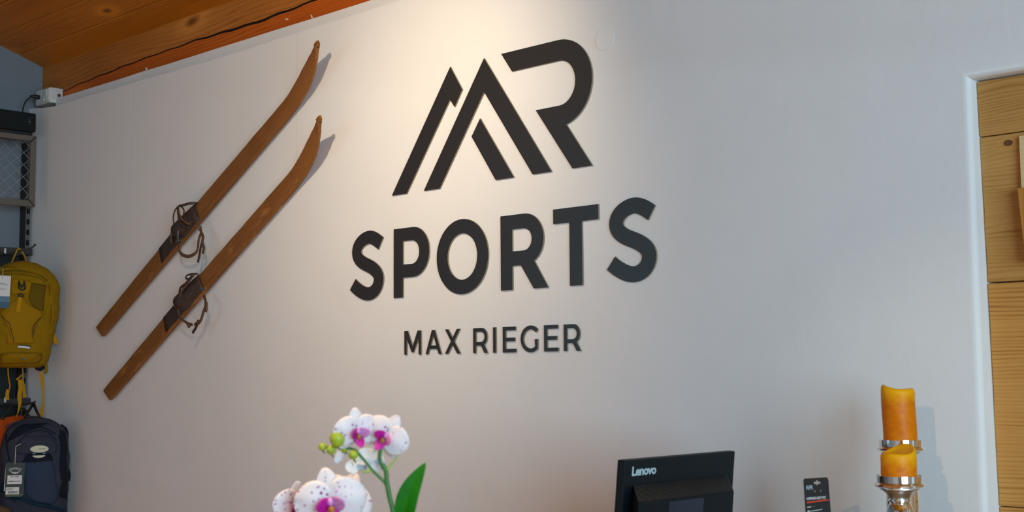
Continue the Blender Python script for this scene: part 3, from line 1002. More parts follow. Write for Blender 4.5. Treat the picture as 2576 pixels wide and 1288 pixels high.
# lower ski
sk, P, on, d, n, L = ski((-5.325, 1.413), (-3.668, 2.406), 0.076, 'lower old wooden ski with looped leather binding', 5, 0.012, .40, .112, (rgb(184, 126, 66), 22, .56, .68))
foot_plate(sk, on, .57, .89, .066, M_leather)
toe_cap(sk, on, .745, .895, .070, .040, M_leather)
strap(wl([(489, 690, -.07), (472, 712, -.076), (457, 734, -.074), (449, 758, -.068), (448, 780, -.064), (452, 796, -.062), (461, 806, -.062), (472, 813, -.062), (484, 817, -.062)]), .0042, .0022, M_leather2, 'heel_strap', sk)
strap(wl([(513, 744, -.04), (517, 756, -.05), (517, 770, -.056), (512, 784, -.06), (508, 798, -.062), (502, 810, -.062), (490, 817, -.062)]), .0062, .0028, M_leather2, 'strap', sk)
strap(wl([(499, 806, -.066), (494, 822, -.066), (485, 837, -.064)]), .0056, .0028, M_leather, 'strap_end', sk)
strap(wl([(520, 760, -.06), (520, 774, -.062), (518, 785, -.062)]), .0048, .0032, M_leather2, 'keeper', sk)
strap(wl([(468, 808, -.062), (474, 822, -.06), (478, 820, -.06), (482, 814, -.06)]), .0030, .002, M_leather, 'lace', sk)
strap(wl([(497, 689, -.05), (484, 689, -.062), (472, 692, -.068), (467, 699, -.07), (474, 702, -.07), (482, 695, -.068), (480, 691, -.066)]), .0030, .002, M_leather, 'lace', sk)
strap(wl([(481, 697, -.075), (466, 715, -.078), (454, 725, -.074), (451, 745, -.068), (450, 756, -.062)]), .0052, .0024, M_leather, 'ankle_strap', sk)
MB().tube(catmull(wl([(493, 734, -.066), (502, 731, -.062), (515, 730, -.052), (521, 730, -.044)]), 5), .0018, 6).build('wire', M_iron, sk, smooth=True)

# ------------------------------------------------------------------ socket box and speaker on the rack
q0, q1 = onY(90.7, 228.7, -0.004), onY(124.6, 219.4, -0.004)
bz0 = onY(90.5, 267.0, -0.004).z
bx0, bx1, bz1 = q0.x, q1.x, (q0.z + q1.z) / 2
sb = thing('socket_box', 'white surface mounted socket and switch box on the wall top', 'socket', (bx0, 0.03, bz0))
bevel_mesh(MB().box((bx0, -0.002, bz0), (bx1, 0.066, bz1)).build('body', M_whitep, sb), 0.003)
bevel_mesh(MB().box((bx0 + .004, -0.006, bz0 + .006), (bx1 - .004, -0.0022, bz1 - .006)).build('front_frame', M_whitep, sb), 0.0015)
cz = (bz0 + bz1) / 2
sx_ = bx0 + (bx1 - bx0) * 0.30
so = MB().prism([arc(sx_, cz, .026, .026, 0, 350, 35), arc(sx_, cz, .020, .020, 0, 348, 29)], sgn, -0.0085, -0.006).build('socket_ring', M_clearp, sb, smooth=30)
MB().prism([arc(sx_, cz, .0199, .0199, 0, 348, 29)], sgn, -0.0058, -0.0045).build('socket_well', M_clearp, so)
wx = bx0 + (bx1 - bx0) * 0.70
for a, bb, tilt in ((wx - .022, wx - .001, .003), (wx + .001, wx + .022, -.003)):
    MB().add([(a, -.006, cz - .026), (bb, -.006, cz - .026), (bb, -.006, cz + .026), (a, -.006, cz + .026), (a, -.010 - tilt, cz - .026), (bb, -.010 - tilt, cz - .026), (bb, -.010 + tilt, cz + .026), (a, -.010 + tilt, cz + .026)],
             [(0, 1, 2, 3), (4, 5, 6, 7), (0, 1, 5, 4), (1, 2, 6, 5), (2, 3, 7, 6), (3, 0, 4, 7)]).build('rocker', M_clearp, sb)
MB().tube([(bx1 + .0005, .045, cz + .002), (bx1 + .004, .045, cz + .002)], .008, 12).build('cable_gland', M_knot, sb)

XS = -5.97     # front of the speaker box and mesh frame
sp0, sp1, sp2 = onX(91, 333, XS), onX(88, 285, XS), onX(0, 276, XS)
spz0, spz1, spy = sp0.z, sp1.z, sp0.y
spk = thing('speaker', 'black cloth covered speaker box lying on the mesh rack', 'speaker', (XS - .06, spy - .25, spz0))
bo = MB().box((XS - .115, spy - .48, spz0), (XS, spy, spz1)).build('cabinet', M_speaker, spk)
bevel_mesh(bo, 0.008, 3)
pz = onX(75, 303, XS)
bevel_mesh(MB().box((XS - .001, pz.y - .007, pz.z - .022), (XS + .0015, pz.y + .007, pz.z + .016)).build('badge', M_blackp, spk), 0.003)
MB().ball((XS + .0015, pz.y, pz.z - .006), .0012, .003, .003, 8, 6).build('status_dot', M_wire, spk)
spk_top = Vector((XS - .06, onX(57, 279, XS - .06).y, spz1))
plug = Vector((sx_, -0.012, cz))
pc = thing('power_cable', 'black power cable from the wall socket to the speaker', 'cable', tuple(plug))
MB().tube([plug + Vector((0, .004, 0)), plug + Vector((0, -.014, 0)), plug + Vector((0, -.022, 0)), plug + Vector((0, -.040, -.001))], [.011, .011, .007, .0055], 12).build('plug', M_blackp, pc, smooth=40)
MB().tube(catmull([plug + Vector((0, -.036, -.001)), onY(76, 245, -.07), onY(66, 254, -.08), onY(60, 265, -.085), spk_top + Vector((0, 0, .012)), spk_top + Vector((0, 0, -.004))], 8), .0032, 8).build('cord', M_blackp, pc, smooth=True)

# ------------------------------------------------------------------ shop rack on the left wall
fy1 = onX(92, 345, XS).y
fz1, fz0 = onX(92, 343, XS).z, onX(88, 521, XS).z
fy0 = fy1 - .62
bw = .030
mp_ = thing('mesh_panel', 'grey brown steel framed panel of diamond wire mesh', 'rack panel', (XS, fy1, fz0))
for (ya, za, yb, zb) in ((fy0, fz1 - .026, fy1 - .002, fz1), (fy0, fz0, fy1 - .002, fz0 + .030)):
    bevel_mesh(MB().box((XS - .022, ya, za), (XS, yb, zb)).build('frame_bar', M_metalgrey, mp_), 0.002)
for ya in (fy1 - .028, fy0):
    bevel_mesh(MB().box((XS - .020, ya, fz0 + .001), (XS + .0015, ya + .028, fz1 - .001)).build('frame_upright', M_metalgrey, mp_), 0.002)
for za in (fz1 - .004, fz0 + .004):
    sgn_ = -1 if za > fz0 + .1 else 1
    MB().tube([(XS + .001, fy1 - .004, za), (XS + .001, fy1 - .030, za + sgn_ * .026)], .0035, 6).build('weld_seam', M_darksteel, mp_)
wm_ = MB()
cw, chh = .0310, .0580
yA, yB, zA, zB = fy0 + .02, fy1 - .026, fz0 + .026, fz1 - .022
ny = int((yB - yA) / cw) + 1
nz = int((zB - zA) / chh) + 1
for i in range(ny):        # zigzag wires, one per column of diamonds
    pts = []
    y0_ = yB - cw * (i + .5)
    k = 0
    z = zA
    while z <= zB + .001:
        pts.append((XS - .010 + (.0015 if k % 2 else -.0015), max(yA, y0_ + (cw / 2 if (k + i) % 2 else -cw / 2) * .97), z))
        z += chh / 2
        k += 1
    wm_.tube(pts, .0016, 5)
wm_.build('wire_mesh', M_wire, mp_, smooth=True)
sh = MB().box((XL, fy0, spz0 - .012), (XS - .024, fy1 - .01, spz0 - .0005)).build('speaker_shelf', M_darksteel, origin=(XL, fy1 - .3, spz0 - .01))
tag(sh, 'dark steel shelf plate behind the mesh panel under the speaker', 'shelf')

ux1 = -6.118
upt = thing('slotted_upright', 'dark slotted steel upright in the wall corner', 'upright', (XL, -0.03, 0))
uy0, uy1 = onX(65, 560, ux1).y, onX(75, 560, ux1).y
bevel_mesh(MB().box((XL, uy0, 0.02), (ux1, uy1, fz1 - .006)).build('channel', M_metalgrey, upt), .001)
MB().box((XL, uy0 - .002, 0.02), (ux1 - .004, uy0 - .0002, fz1 - .006)).build('side_flange', M_darksteel, upt)
z = 1.0
while z < 2.60:
    MB().box((ux1 - .002, uy0 + .003, z), (ux1 + .0006, uy1 - .002, z + .0265)).build('slot', M_slot, upt)
    z += .0515


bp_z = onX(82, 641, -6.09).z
bpn = MB().box((XL + .0005, uy0 - .90, 0.05), (XL + .005, uy0 - .003, bp_z)).build('dark_back_sheet', plain('dark_green_grey_sheet', rgb(32, 42, 42), 0.6), origin=(XL, uy0 - .45, 0.05))  # thin dark sheet over the side wall, below the upper rail
tag(bpn, 'dark green grey sheet behind the hanging backpacks', 'panel')


def rail(y_px, label):
    a, b_ = onX(82, y_px, -6.09), onX(82, y_px + 15, -6.09)
    r_ = thing('hook_rail', label, 'rail', (-6.1, a.y, b_.z))
    bevel_mesh(MB().box((ux1 + .001, a.y - .75, b_.z), (-6.09, a.y, a.z)).build('bar', M_rail, r_), .002)
    MB().box((-6.0905, a.y - .75, b_.z - .004), (-6.086, a.y - .002, b_.z + .002)).build('lip', M_darksteel, r_)
    c = onX(12, y_px + 2, -6.089)
    bevel_mesh(MB().box((-6.0895, c.y - .004, c.z - .024), (-6.082, c.y + .004, c.z + .006)).build('hook_clip', M_reflect, r_), .001)
    return a.z, b_.z, a.y


za1, zb1, ya1 = rail(626, 'upper grey hook rail above the mustard backpack')
za2, zb2, ya2 = rail(1001, 'lower grey hook rail above the slate blue backpack')
tipp = onX(88, 616, -5.80)
loop_p = onX(48, 629, -5.86)
hk = thing('display_hook', 'dark steel prong hook carrying the mustard backpack', 'hook', (-6.09, tipp.y - .02, zb1))
hpts = catmull([(-6.088, loop_p.y - .004, zb1 + .008), (-5.98, loop_p.y - .002, loop_p.z - .012), loop_p - Vector((0, 0, .004)), onX(70, 626, -5.825), onX(82, 622, -5.81), tipp], 6)
MB().tube(hpts, .0042, 8).build('prong', M_rail, hk, smooth=True)
MB().ball(tipp, .0062, .0062, .0062, 10, 7).build('tip', M_rail, hk, smooth=True)
bevel_mesh(MB().box((-6.0895, loop_p.y - .016, zb1 - .012), (-6.084, loop_p.y + .010, zb1 + .030)).build('back_plate', M_darksteel, hk), .001)


# ------------------------------------------------------------------ backpacks
class Pack:
    def __init__(s, name, label, O, phi, atab, btab, h, mat, npow=2.5, group=None, wr=0.004, seed=1):
        s.O = Vector(O)
        s.Nn = Vector((math.cos(R(phi)), math.sin(R(phi)), 0))
        s.Rr = Vector((-math.sin(R(phi)), math.cos(R(phi)), 0))
        s.a = lambda v: interp(atab, v)
        s.b = lambda v: interp(btab, v)
        s.h, s.n = h, npow
        s.root = thing(name, label, 'backpack', O, group)
        rr = random.Random(seed)
        ph = [rr.uniform(0, 6) for _ in range(6)]
        mb = MB()
        seg, nv = 56, 46
        for j in range(nv + 1):
            v = h * j / nv
            for k in range(seg):
                t = 2 * PI * k / seg
                c, sn = math.cos(t), math.sin(t)
                u = s.a(v) * math.copysign(abs(c) ** (2 / npow), c)
                w = s.b(v) * math.copysign(abs(sn) ** (2 / npow), sn)
                if w < -.05: w = -.05 + (w + .05) * .25
                q = wr * (math.sin(9 * v * 6 + ph[0] + 3 * u * 10) * .5 + math.sin(u * 70 + v * 40 + ph[1]) * .35 + math.sin(v * 130 - u * 30 + ph[2]) * .25)
                mb.v.append(s.P(u * (1 + q / .2), v, w + q))
        for j in range(nv):
            for k in range(seg):
                a, b_ = j * seg + k, j * seg + (k + 1) % seg
                mb.f.append([a, b_, b_ + seg, a + seg]); mb.m.append(0)
        mb.f.append(list(range(seg))); mb.m.append(0)
        mb.f.append([nv * seg + k for k in range(seg)]); mb.m.append(0)
        s.body = mb.build('body', mat, s.root, smooth=True)

    def P(s, u, v, w): return s.O + s.Rr * u + Vector((0, 0, v)) + s.Nn * w

    def surf(s, u, v):
        x = min(.999, abs(u) / max(1e-4, s.a(v)))
        return s.b(v) * (1 - x ** s.n) ** (1 / s.n)

    def S(s, u, v, off=0.0): return s.P(u, v, s.surf(u, v) + off)

    def px(s, x, y, w=.09):
        """local u, v of a photo point taken at the depth of the pack front"""
        d_ = ray(x, y)
        pl = s.O + s.Nn * w
        t_ = (pl - CAM).dot(s.Nn) / d_.dot(s.Nn)
        q = CAM + d_ * t_ - s.O
        u, v = q.dot(s.Rr), q.z
        # one refinement with the true bulge
        pl = s.O + s.Nn * s.surf(u, v)
        t_ = (pl - CAM).dot(s.Nn) / d_.dot(s.Nn)
        q = CAM + d_ * t_ - s.O
        return q.dot(s.Rr), q.z

    def line(s, pts, r, mat, name, off=.001, n=6, par=None):
        uv = catmull([Vector((*s.px(*p), 0)) for p in pts], n)
        return MB().tube([s.S(p.x, p.y, off) for p in uv], r, 6).build(name, mat, par or s.root, smooth=True)

    def web(s, pts, hw, mat, name, off=.004, th=.0016, n=6, par=None):
        uv = catmull([Vector((*s.px(*p), 0)) for p in pts], n)
        return MB().tube([s.S(p.x, p.y, off) for p in uv], hw, 8, 0, tuple(s.Nn), th).build(name, mat, par or s.root, smooth=60)

    def patch(s, left, right, mat, name, off=.004, nu=12, nv=14, par=None, bulge=0.0, solid=.003):
        """left / right: photo polylines from top to bottom with equal counts"""
        lf = catmull([Vector((*s.px(*p), 0)) for p in left], 6)
        rt = catmull([Vector((*s.px(*p), 0)) for p in right], 6)
        m_ = len(lf) - 1

        def fn(i, j):
            k = j * m_
            k0 = min(int(k), m_ - 1)
            f = k - k0
            a = lf[k0].lerp(lf[k0 + 1], f)
            b_ = rt[k0].lerp(rt[k0 + 1], f)
            q = a.lerp(b_, i)
            edge = min(1.0, 6 * min(i, 1 - i, j * 1.2, (1 - j) * 1.2))
            return s.S(q.x, q.y, off * (.3 + .7 * edge) + bulge * math.sin(PI * i) * math.sin(PI * j))
        return MB().grid(nu, nv, fn).build(name, mat, par or s.root, smooth=True, solid=solid)


# mustard backpack
YO = onX(52, 925, -5.83)
ya_ = [(0, .085), (.008, .105), (.03, .120), (.08, .128), (.136, .138), (.18, .150), (.227, .158), (.30, .163), (.354, .163), (.39, .156), (.426, .138), (.454, .112), (.477, .075), (.487, .045), (.492, .01)]
yb_ = [(0, .05), (.02, .085), (.06, .105), (.11, .100), (.2, .115), (.33, .118), (.40, .105), (.45, .082), (.48, .05), (.492, .012)]
yp = Pack('backpack', 'mustard yellow backpack with a white and blue hang tag', YO, -14, ya_, yb_, .492, M_yel, seed=4)
yp.patch([(49, 744), (30, 762), (4, 778), (2, 795), (10, 815), (16, 845), (17, 866)], [(56, 744), (70, 765), (106, 786), (105, 798), (88, 815), (82, 845), (90, 866)], M_yel2, 'front_panel', .005, bulge=.004)
yp.patch([(30, 700), (28, 712), (27, 726), (30, 740)], [(78, 708), (78, 718), (76, 730), (72, 738)], M_yel2, 'top_flap', .005)
yp.patch([(80, 712), (74, 735), (72, 752), (84, 772)], [(116, 718), (112, 740), (110, 762), (109, 783)], M_yeld, 'mesh_pocket', .0045, bulge=.004)
yp.patch([(0, 888), (-2, 900), (0, 915)], [(103, 888), (106, 900), (96, 913)], M_yel, 'bottom_compartment', .008, bulge=.008)
for pts, r_ in ((((-20, 690), (8, 684), (36, 681), (72, 685), (100, 693), (118, 707)), .0030), (((-20, 697), (8, 691), (34, 688), (70, 692), (98, 700), (114, 711)), .0022), (((10, 671), (34, 672), (64, 678), (96, 686)), .0026)):
    yp.line(pts, r_, M_yeld, 'zip_line', .0015)
yp.line(((-20, 684), (8, 679), (36, 675), (72, 679), (102, 688), (122, 703)), .0038, M_yel2, 'piping', .003)
yp.line(((-4, 892), (30, 893), (70, 895), (104, 892)), .0022, M_yeld, 'compartment_zip', .010)
yp.line(((3, 795), (14, 807), (24, 815), (28, 834), (32, 848), (34, 862)), .0016, M_darksteel, 'reflective_line', .008)
yp.line(((102, 799), (92, 811), (83, 821), (83, 834), (81, 848)), .0016, M_darksteel, 'reflective_line', .008)
yp.line(((12, 813), (20, 824), (24, 840), (28, 852)), .0009, M_yeld, 'stitch_line', .008)
yp.line(((94, 817), (88, 826), (86, 838)), .0009, M_yeld, 'stitch_line', .008)
# black hook buckle and loop
bl = yp.px(53, 718)
bkl = MB()
for pts in (((48, 707), (46, 716), (47, 725), (52, 729), (58, 729), (62, 725), (61, 716), (59, 707)), ((49, 714), (54, 723), (59, 714)),):
    uv = catmull([Vector((*yp.px(*p), 0)) for p in pts], 5)
    bkl.tube([yp.S(q.x, q.y, .010) for q in uv], .0036, 6)
bkl.build('buckle', M_blackp, yp.root, smooth=True)
uv = catmull([Vector((*yp.px(*p), 0)) for p in ((45, 742), (48, 747), (56, 747), (57, 742), (50, 740))], 5, True)
MB().tube([yp.S(q.x, q.y, .011) for q in uv], .0030, 6, closed=True).build('ladder_buckle', M_blackp, yp.root, smooth=True)
yp.web(((50, 748), (47, 765), (44, 785)), .0085, M_yel3, 'pull_strap', .012)
yp.web(((44, 872), (58, 873), (74, 875)), .0042, M_reflect, 'reflective_tab', .010)
yp.web(((43, 870), (58, 870), (76, 872)), .0030, M_blackp, 'tab_backing', .009)
yp.patch([(51, 899), (51, 906)], [(62, 899), (62, 906)], M_blackp, 'label', .017, 3, 3)
dq = yp.px(57.5, 902)
MB().ball(yp.S(dq[0], dq[1], .019), .0052, .0052, .0052, 10, 7).build('label_dot', M_bluedot, yp.root, smooth=True)
# haul loop up to the hook
tl, tr = yp.px(28, 657), yp.px(72, 659)
MB().tube(catmull([yp.P(tl[0], tl[1] - .008, .02), onX(36, 645, -5.85), loop_p + Vector((0, -.006, .003)), loop_p + Vector((0, .006, .003)), onX(62, 645, -5.85), yp.P(tr[0], tr[1] - .008, .02)], 8), .0036, 8, 0, tuple(yp.Nn), .002).build('haul_loop', M_yel3, yp.root, smooth=True)
# side straps and buckles on the right flank
yp.line(((126, 715), (129, 738), (131, 765), (132, 800), (127, 815)), .0060, M_yel, 'side_strap', .004)
yp.web(((127, 742), (124, 770), (112, 800)), .0050, M_yel, 'compression_strap', .004)


def q3(x, y, X): return onX(x, y, X)


MB().tube(catmull([q3(134, 737, -5.80), q3(138, 760, -5.81), q3(140, 785, -5.82), q3(139, 808, -5.82)], 6), .0075, 8, 0, (1, -.3, 0), .003).build('shoulder_strap', M_yeld, yp.root, smooth=True)
for (x, y, x2, y2) in ((136, 720, 142, 719), (135, 735, 145, 740)):
    MB().tube([q3(x, y, -5.80), q3(x2, y2, -5.80)], .0050, 8, 0, (1, 0, 0), .003).build('zip_pull', M_blackp, yp.root, smooth=True)
MB().tube(catmull([q3(127, 723, -5.76), q3(125, 730, -5.76), q3(129, 736, -5.76), q3(131, 728, -5.76)], 4, True), .003, 6, closed=True).build('side_buckle', M_blackp, yp.root, smooth=True)
MB().tube([q3(117, 823, -5.77), q3(124, 826, -5.77), q3(131, 821, -5.77)], .0052, 8, 0, (1, 0, 0), .003).build('side_buckle', M_blackp, yp.root, smooth=True)
MB().tube(catmull([q3(126, 826, -5.78), q3(133, 840, -5.78), q3(139, 854, -5.78), q3(143, 865, -5.78)], 5), .0105, 8, 0, (1, -.2, 0), .002).build('strap_end', M_yel3, yp.root, smooth=60)
MB().tube(catmull([q3(121, 840, -5.80), q3(116, 870, -5.80), q3(113, 905, -5.80), q3(117, 930, -5.80), q3(112, 938, -5.80)], 6), .0085, 8, 0, (1, 0, 0), .004).build('hip_strap', M_yel, yp.root, smooth=True)
MB().ball(q3(100, 924, -5.80), .014, .024, .017, 14, 10).build('hip_belt_hole', M_navyd, yp.root, smooth=True)  # dark ball put in for the black hole of the hip belt opening
MB().tube(catmull([q3(102, 936, -5.80), q3(107, 965, -5.80), q3(109, 1000, -5.80), q3(106, 1030, -5.80), q3(103, 1052, -5.80)], 6), [.006 + .002 * math.sin(i * .4) for i in range(25)], 8, 0, (1, -.4, 0), .0015).build('hip_belt_end', M_yel3, yp.root, smooth=60)
MB().tube(catmull([q3(20, 922, -5.84), q3(21, 945, -5.84), q3(25, 970, -5.84), q3(23, 980, -5.84)], 6), .0030, 6).build('hanging_cord', M_yel3, yp.root, smooth=True)
MB().tube([q3(20, 980, -5.84), q3(18, 993, -5.84), q3(19, 1006, -5.84)], .0080, 8, 0, (1, -.2, 0), .0025).build('cord_end', M_yel3, yp.root, smooth=60)
MB().tube(catmull([q3(57, 920, -5.84), q3(58, 938, -5.84), q3(58, 955, -5.84), q3(60, 975, -5.84), q3(62, 1000, -5.84)], 6), [.0025 + .006 * max(0, (i - 10) / 14) for i in range(25)], 8, 0, (1, -.2, 0), .0016).build('hanging_strap', M_yel3, yp.root, smooth=60)
MB().tube(catmull([q3(50, 955, -5.83), q3(52, 975, -5.83), q3(49, 995, -5.83), q3(50, 1015, -5.83), q3(46, 1035, -5.83), q3(41, 1049, -5.83)], 6), [.0095] * 14 + [.0095 - .0006 * i for i in range(12)] + [.002] * 5, 8, 0, (1, -.2, 0), .0016).build('hanging_strap', M_yel3, yp.root, smooth=60)
MB().tube([q3(41, 955, -5.825), q3(47, 951, -5.825), q3(54, 943, -5.825)], .0045, 8).build('strap_buckle', M_yel3, yp.root, smooth=True)


def tagframe(px_, py_, X, phi, tilt=0.0):
    c = onX(px_, py_, X)
    Nn = Vector((math.cos(R(phi)), math.sin(R(phi)), 0))
    Rr = Vector((-math.sin(R(phi)), math.cos(R(phi)), 0))
    U = Vector((0, 0, 1))
    Rt, Ut = Rr * math.cos(tilt) + U * math.sin(tilt), -Rr * math.sin(tilt) + U * math.cos(tilt)
    return c, (lambda a, b, d: c + Rt * a + Ut * b + Nn * d)


# hang tag of the mustard pack: white card above, blue below
XT = -5.685
c, fn = tagframe(6, 693, XT, -14, R(-2))
wh = .0725 / 2
ht = thing('hang_tag', 'white and blue paper tag hanging on the mustard backpack', 'tag', c)
MB().prism([[(-wh, -.145), (wh, -.145), (wh, 0), (-wh, 0)], arc(0, -.0075, .0022, .0022, 0, 324, 9)], fn, .001, 0).build('card', M_paper, ht)
MB().prism([[(-wh, -.145), (wh, -.145), (wh, -.092), (-wh, -.092)]], fn, .0016, .0012).build('blue_band', M_bluecard, ht)
MB().prism([[(-wh, -.145), (wh, -.145), (wh, -.117), (-wh, -.117)]], fn, .0019, .0017).build('dark_band', plain('dark_blue_card', rgb(56, 92, 110), .6), ht)
text_part('print', 'OSPREY', .0125, lambda a, b_, d_: fn(a, b_ - .038 - 9 * a * a, .0016), M_print, ht, space=1.15)
MB().tube([fn(x_, -.062 + 9 * x_ * x_ + (.006 if abs(x_) < .001 else 0), .0014) for x_ in [i * .0022 - .022 for i in range(21)]], .0009, 5).build('emblem', M_print, ht)
for zz, ww in ((-.104, .018), (-.126, .024), (-.134, .026)):
    MB().prism([[(-.030, zz), (-.030 + ww, zz), (-.030 + ww, zz + .004), (-.030, zz + .004)]], fn, .0024, .0020).build('print_line', M_lightprint, ht)
sq = yp.px(8, 674)
MB().tube([fn(0, -.0075, .0014), fn(.0015, .016, .002), fn(.001, .030, -.004), yp.S(sq[0] - .016, sq[1] + .010, .002)], .0012, 5).build('string', M_string, ht)

# slate blue backpack
NO = onX(90, 1048, -5.69)
hN = .56
NO = Vector((-5.69, NO.y, NO.z - hN))
na_ = [(0, .09), (.02, .125), (.10, .142), (.30, .146), (.40, .146), (.44, .144), (.475, .138), (.505, .122), (.53, .096), (.548, .062), (.557, .03), (.56, .008)]
nb_ = [(0, .06), (.05, .10), (.2, .118), (.38, .120), (.46, .105), (.51, .082), (.545, .045), (.56, .010)]
npk = Pack('backpack', 'slate blue backpack with a dark green hang tag and cream buckle', NO, -20, na_, nb_, hN, M_navy, seed=9)
npk.patch([(55, 1164), (57, 1185), (62, 1215), (64, 1245), (92, 1264)], [(130, 1158), (138, 1180), (141, 1215), (147, 1245), (133, 1270)], M_navy2, 'front_pocket', .006, bulge=.005)
npk.patch([(70, 1143), (62, 1150), (54, 1163)], [(124, 1140), (130, 1147), (134, 1158)], M_navyd, 'pocket_opening', .003)
npk.patch([(60, 1098), (45, 1112), (38, 1130), (44, 1142)], [(115, 1096), (136, 1108), (146, 1125), (140, 1140)], M_navy, 'brain_panel', .007, bulge=.005)
npk.patch([(60, 1067), (40, 1078), (24, 1098), (20, 1110)], [(124, 1064), (100, 1074), (62, 1090), (30, 1106)], M_navyd, 'lid_fold', .003)
npk.patch([(-8, 1218), (-10, 1226)], [(40, 1250), (38, 1262)], M_teal, 'belt_band', .012, 8, 4)
for pts, r_, m_ in ((((12, 1075), (40, 1062), (80, 1056), (120, 1060), (148, 1078)), .0040, M_navy), (((18, 1110), (40, 1090), (75, 1078), (110, 1076), (140, 1092)), .0026, M_navyd), (((50, 1108), (70, 1090), (98, 1083), (122, 1088), (142, 1108)), .0018, M_navyd), (((48, 1106), (56, 1112), (70, 1114), (90, 1114)), .0012, M_navyd), (((14, 1092), (16, 1120), (24, 1160)), .0030, M_navyd), (((148, 1095), (157, 1130), (160, 1180), (162, 1230)), .0030, M_navyd), (((124, 1175), (122, 1200), (128, 1240), (134, 1262)), .0016, M_navyd)):
    npk.line(pts, r_, m_, 'seam', .004)
npk.patch([(150, 1080), (152, 1110), (150, 1160), (152, 1200), (150, 1250)], [(164, 1088), (168, 1115), (168, 1160), (170, 1200), (168, 1255)], M_navyd, 'side_panel', .004)
npk.line(((4, 1215), (22, 1240), (60, 1256), (84, 1266), (130, 1276), (160, 1284)), .0085, M_teal, 'hip_band', .010)
text_part('emblem_print', 'OSPREY', .014, lambda a, b_, d_: npk.S(npk.px(98, 1103)[0] + a, npk.px(98, 1103)[1] + b_ - 5 * a * a, .0135), plain('dark_embroidery', rgb(40, 40, 50), .7), npk.root, space=1.1)
uv = [Vector((*npk.px(x, 1111 - .018 * (x - 98) ** 2 * -1 - 6), 0)) for x in range(84, 113, 2)]
MB().tube([npk.S(q.x, q.y, .0125) for q in uv], .0016, 5).build('emblem', plain('dark_emblem', rgb(42, 42, 52), .7), npk.root)
# cream buckle, two halves
cq = npk.px(98, 1129)
def nfn(a, b_, d_): return npk.P(cq[0] + a, cq[1] + b_, npk.surf(cq[0], cq[1]) + .014 + d_)
kb = MB().prism([arc(0, 0, .0385, .0155, 0, 352, 44)], nfn, .006, -.006).build('buckle', M_cream, npk.root)
bevel_mesh(kb, .003, 3)
text_part('buckle_print', 'OSPREY', .0088, lambda a, b_, d_: nfn(a + .012, b_, .0064), M_print, kb)
kb2 = MB().prism([arc(-.002, -.028, .0265, .0105, 180, 360, 22)], nfn, .006, -.006).build('buckle_tongue', M_cream, npk.root)
bevel_mesh(kb2, .002, 2)
MB().prism([[(-.030, -.026), (.026, -.026), (.028, -.014), (-.031, -.014)]], nfn, .003, -.006).build('buckle_web', M_navyd, npk.root)
for a_ in (-.022, .020):
    MB().prism([[(a_ - .006, -.022), (a_ + .006, -.022), (a_ + .006, -.016), (a_ - .006, -.016)]], nfn, .0045, .002).build('buckle_latch', M_bluecard, npk.root)
# top straps up to the lower rail
for pts in (((60, 1050), (72, 1034), (84, 1016)), ((100, 1050), (92, 1034), (84, 1014)), ((74, 1049), (66, 1036), (58, 1026)), ((6, 1054), (16, 1036), (28, 1018))):
    MB().tube([onX(x, y, -5.74 - .03 * i) for i, (x, y) in enumerate(pts)], .0075, 6, 0, (1, 0, 0), .002).build('top_strap', M_blackp, npk.root, smooth=True)
MB().tube([onX(62, 1049, -5.73), onX(82, 1049, -5.73), onX(100, 1050, -5.73)], .0050, 6).build('haul_loop', M_blackp, npk.root, smooth=True)
hk2z = onX(84, 1013, -5.79)
hk2 = thing('display_hook', 'dark steel prong hook above the slate blue backpack', 'hook', (-6.09, hk2z.y, zb2))
MB().tube(catmull([(-6.088, hk2z.y, zb2 + .006), (-5.95, hk2z.y, hk2z.z - .012), hk2z, onX(87, 1010, -5.76)], 6), .0042, 8).build('prong', M_rail, hk2, smooth=True)
# right flank: shoulder strap, hose and dangling buckle
MB().tube(catmull([q3(150, 1072, -5.68), q3(162, 1080, -5.67), q3(166, 1092, -5.66), q3(165, 1104, -5.66)], 5), .012, 8, 0, (1, -.2, 0), .006).build('shoulder_strap', M_navyd, npk.root, smooth=True)
MB().tube(catmull([q3(162, 1096, -5.65), q3(165, 1120, -5.65), q3(168, 1145, -5.65), q3(171, 1165, -5.65)], 5), .0022, 6).build('cord', M_string, npk.root, smooth=True)
MB().tube(catmull([q3(160, 1172, -5.64), q3(170, 1180, -5.64), q3(174, 1195, -5.64), q3(172, 1210, -5.64)], 5), .0075, 8, 0, (1, 0, 0), .004).build('strap_buckle', M_navyd, npk.root, smooth=True)
MB().tube(catmull([q3(168, 1120, -5.66), q3(174, 1150, -5.66), q3(176, 1180, -5.66)], 5), .0060, 8, 0, (1, 0, 0), .003).build('webbing', plain('olive_webbing', rgb(120, 122, 100), .8), npk.root, smooth=True)

XT2 = -5.545
c, fn2 = tagframe(39, 1164, XT2, -22, R(-1))
tw = .077 / 2
ht2 = thing('hang_tag', 'dark green product tag with two white stickers on the slate backpack', 'tag', c)
MB().prism([[(-tw + .008, -.146), (tw - .010, -.146), (tw, -.138), (tw, 0), (-tw, 0), (-tw, -.138)]], fn2, .0012, 0).build('card', M_greencard, ht2)
MB().prism([[(-tw - .004, -.12), (-tw + .002, -.12), (-tw + .002, -.004), (-tw, -.002)]], fn2, -.0004, -.0014).build('inner_sheet', M_cream, ht2)
MB().prism([[(-tw + .004, -.145), (tw - .006, -.145), (tw - .002, -.134), (-tw + .002, -.134)]], fn2, .0016, .0012).build('olive_band', M_olivecard, ht2)
text_part('print', 'OSPREY', .0145, lambda a, b_, d_: fn2(a, b_ - .026 - 8 * a * a, .0016), M_lightprint, ht2, bold=.0001, space=1.05)
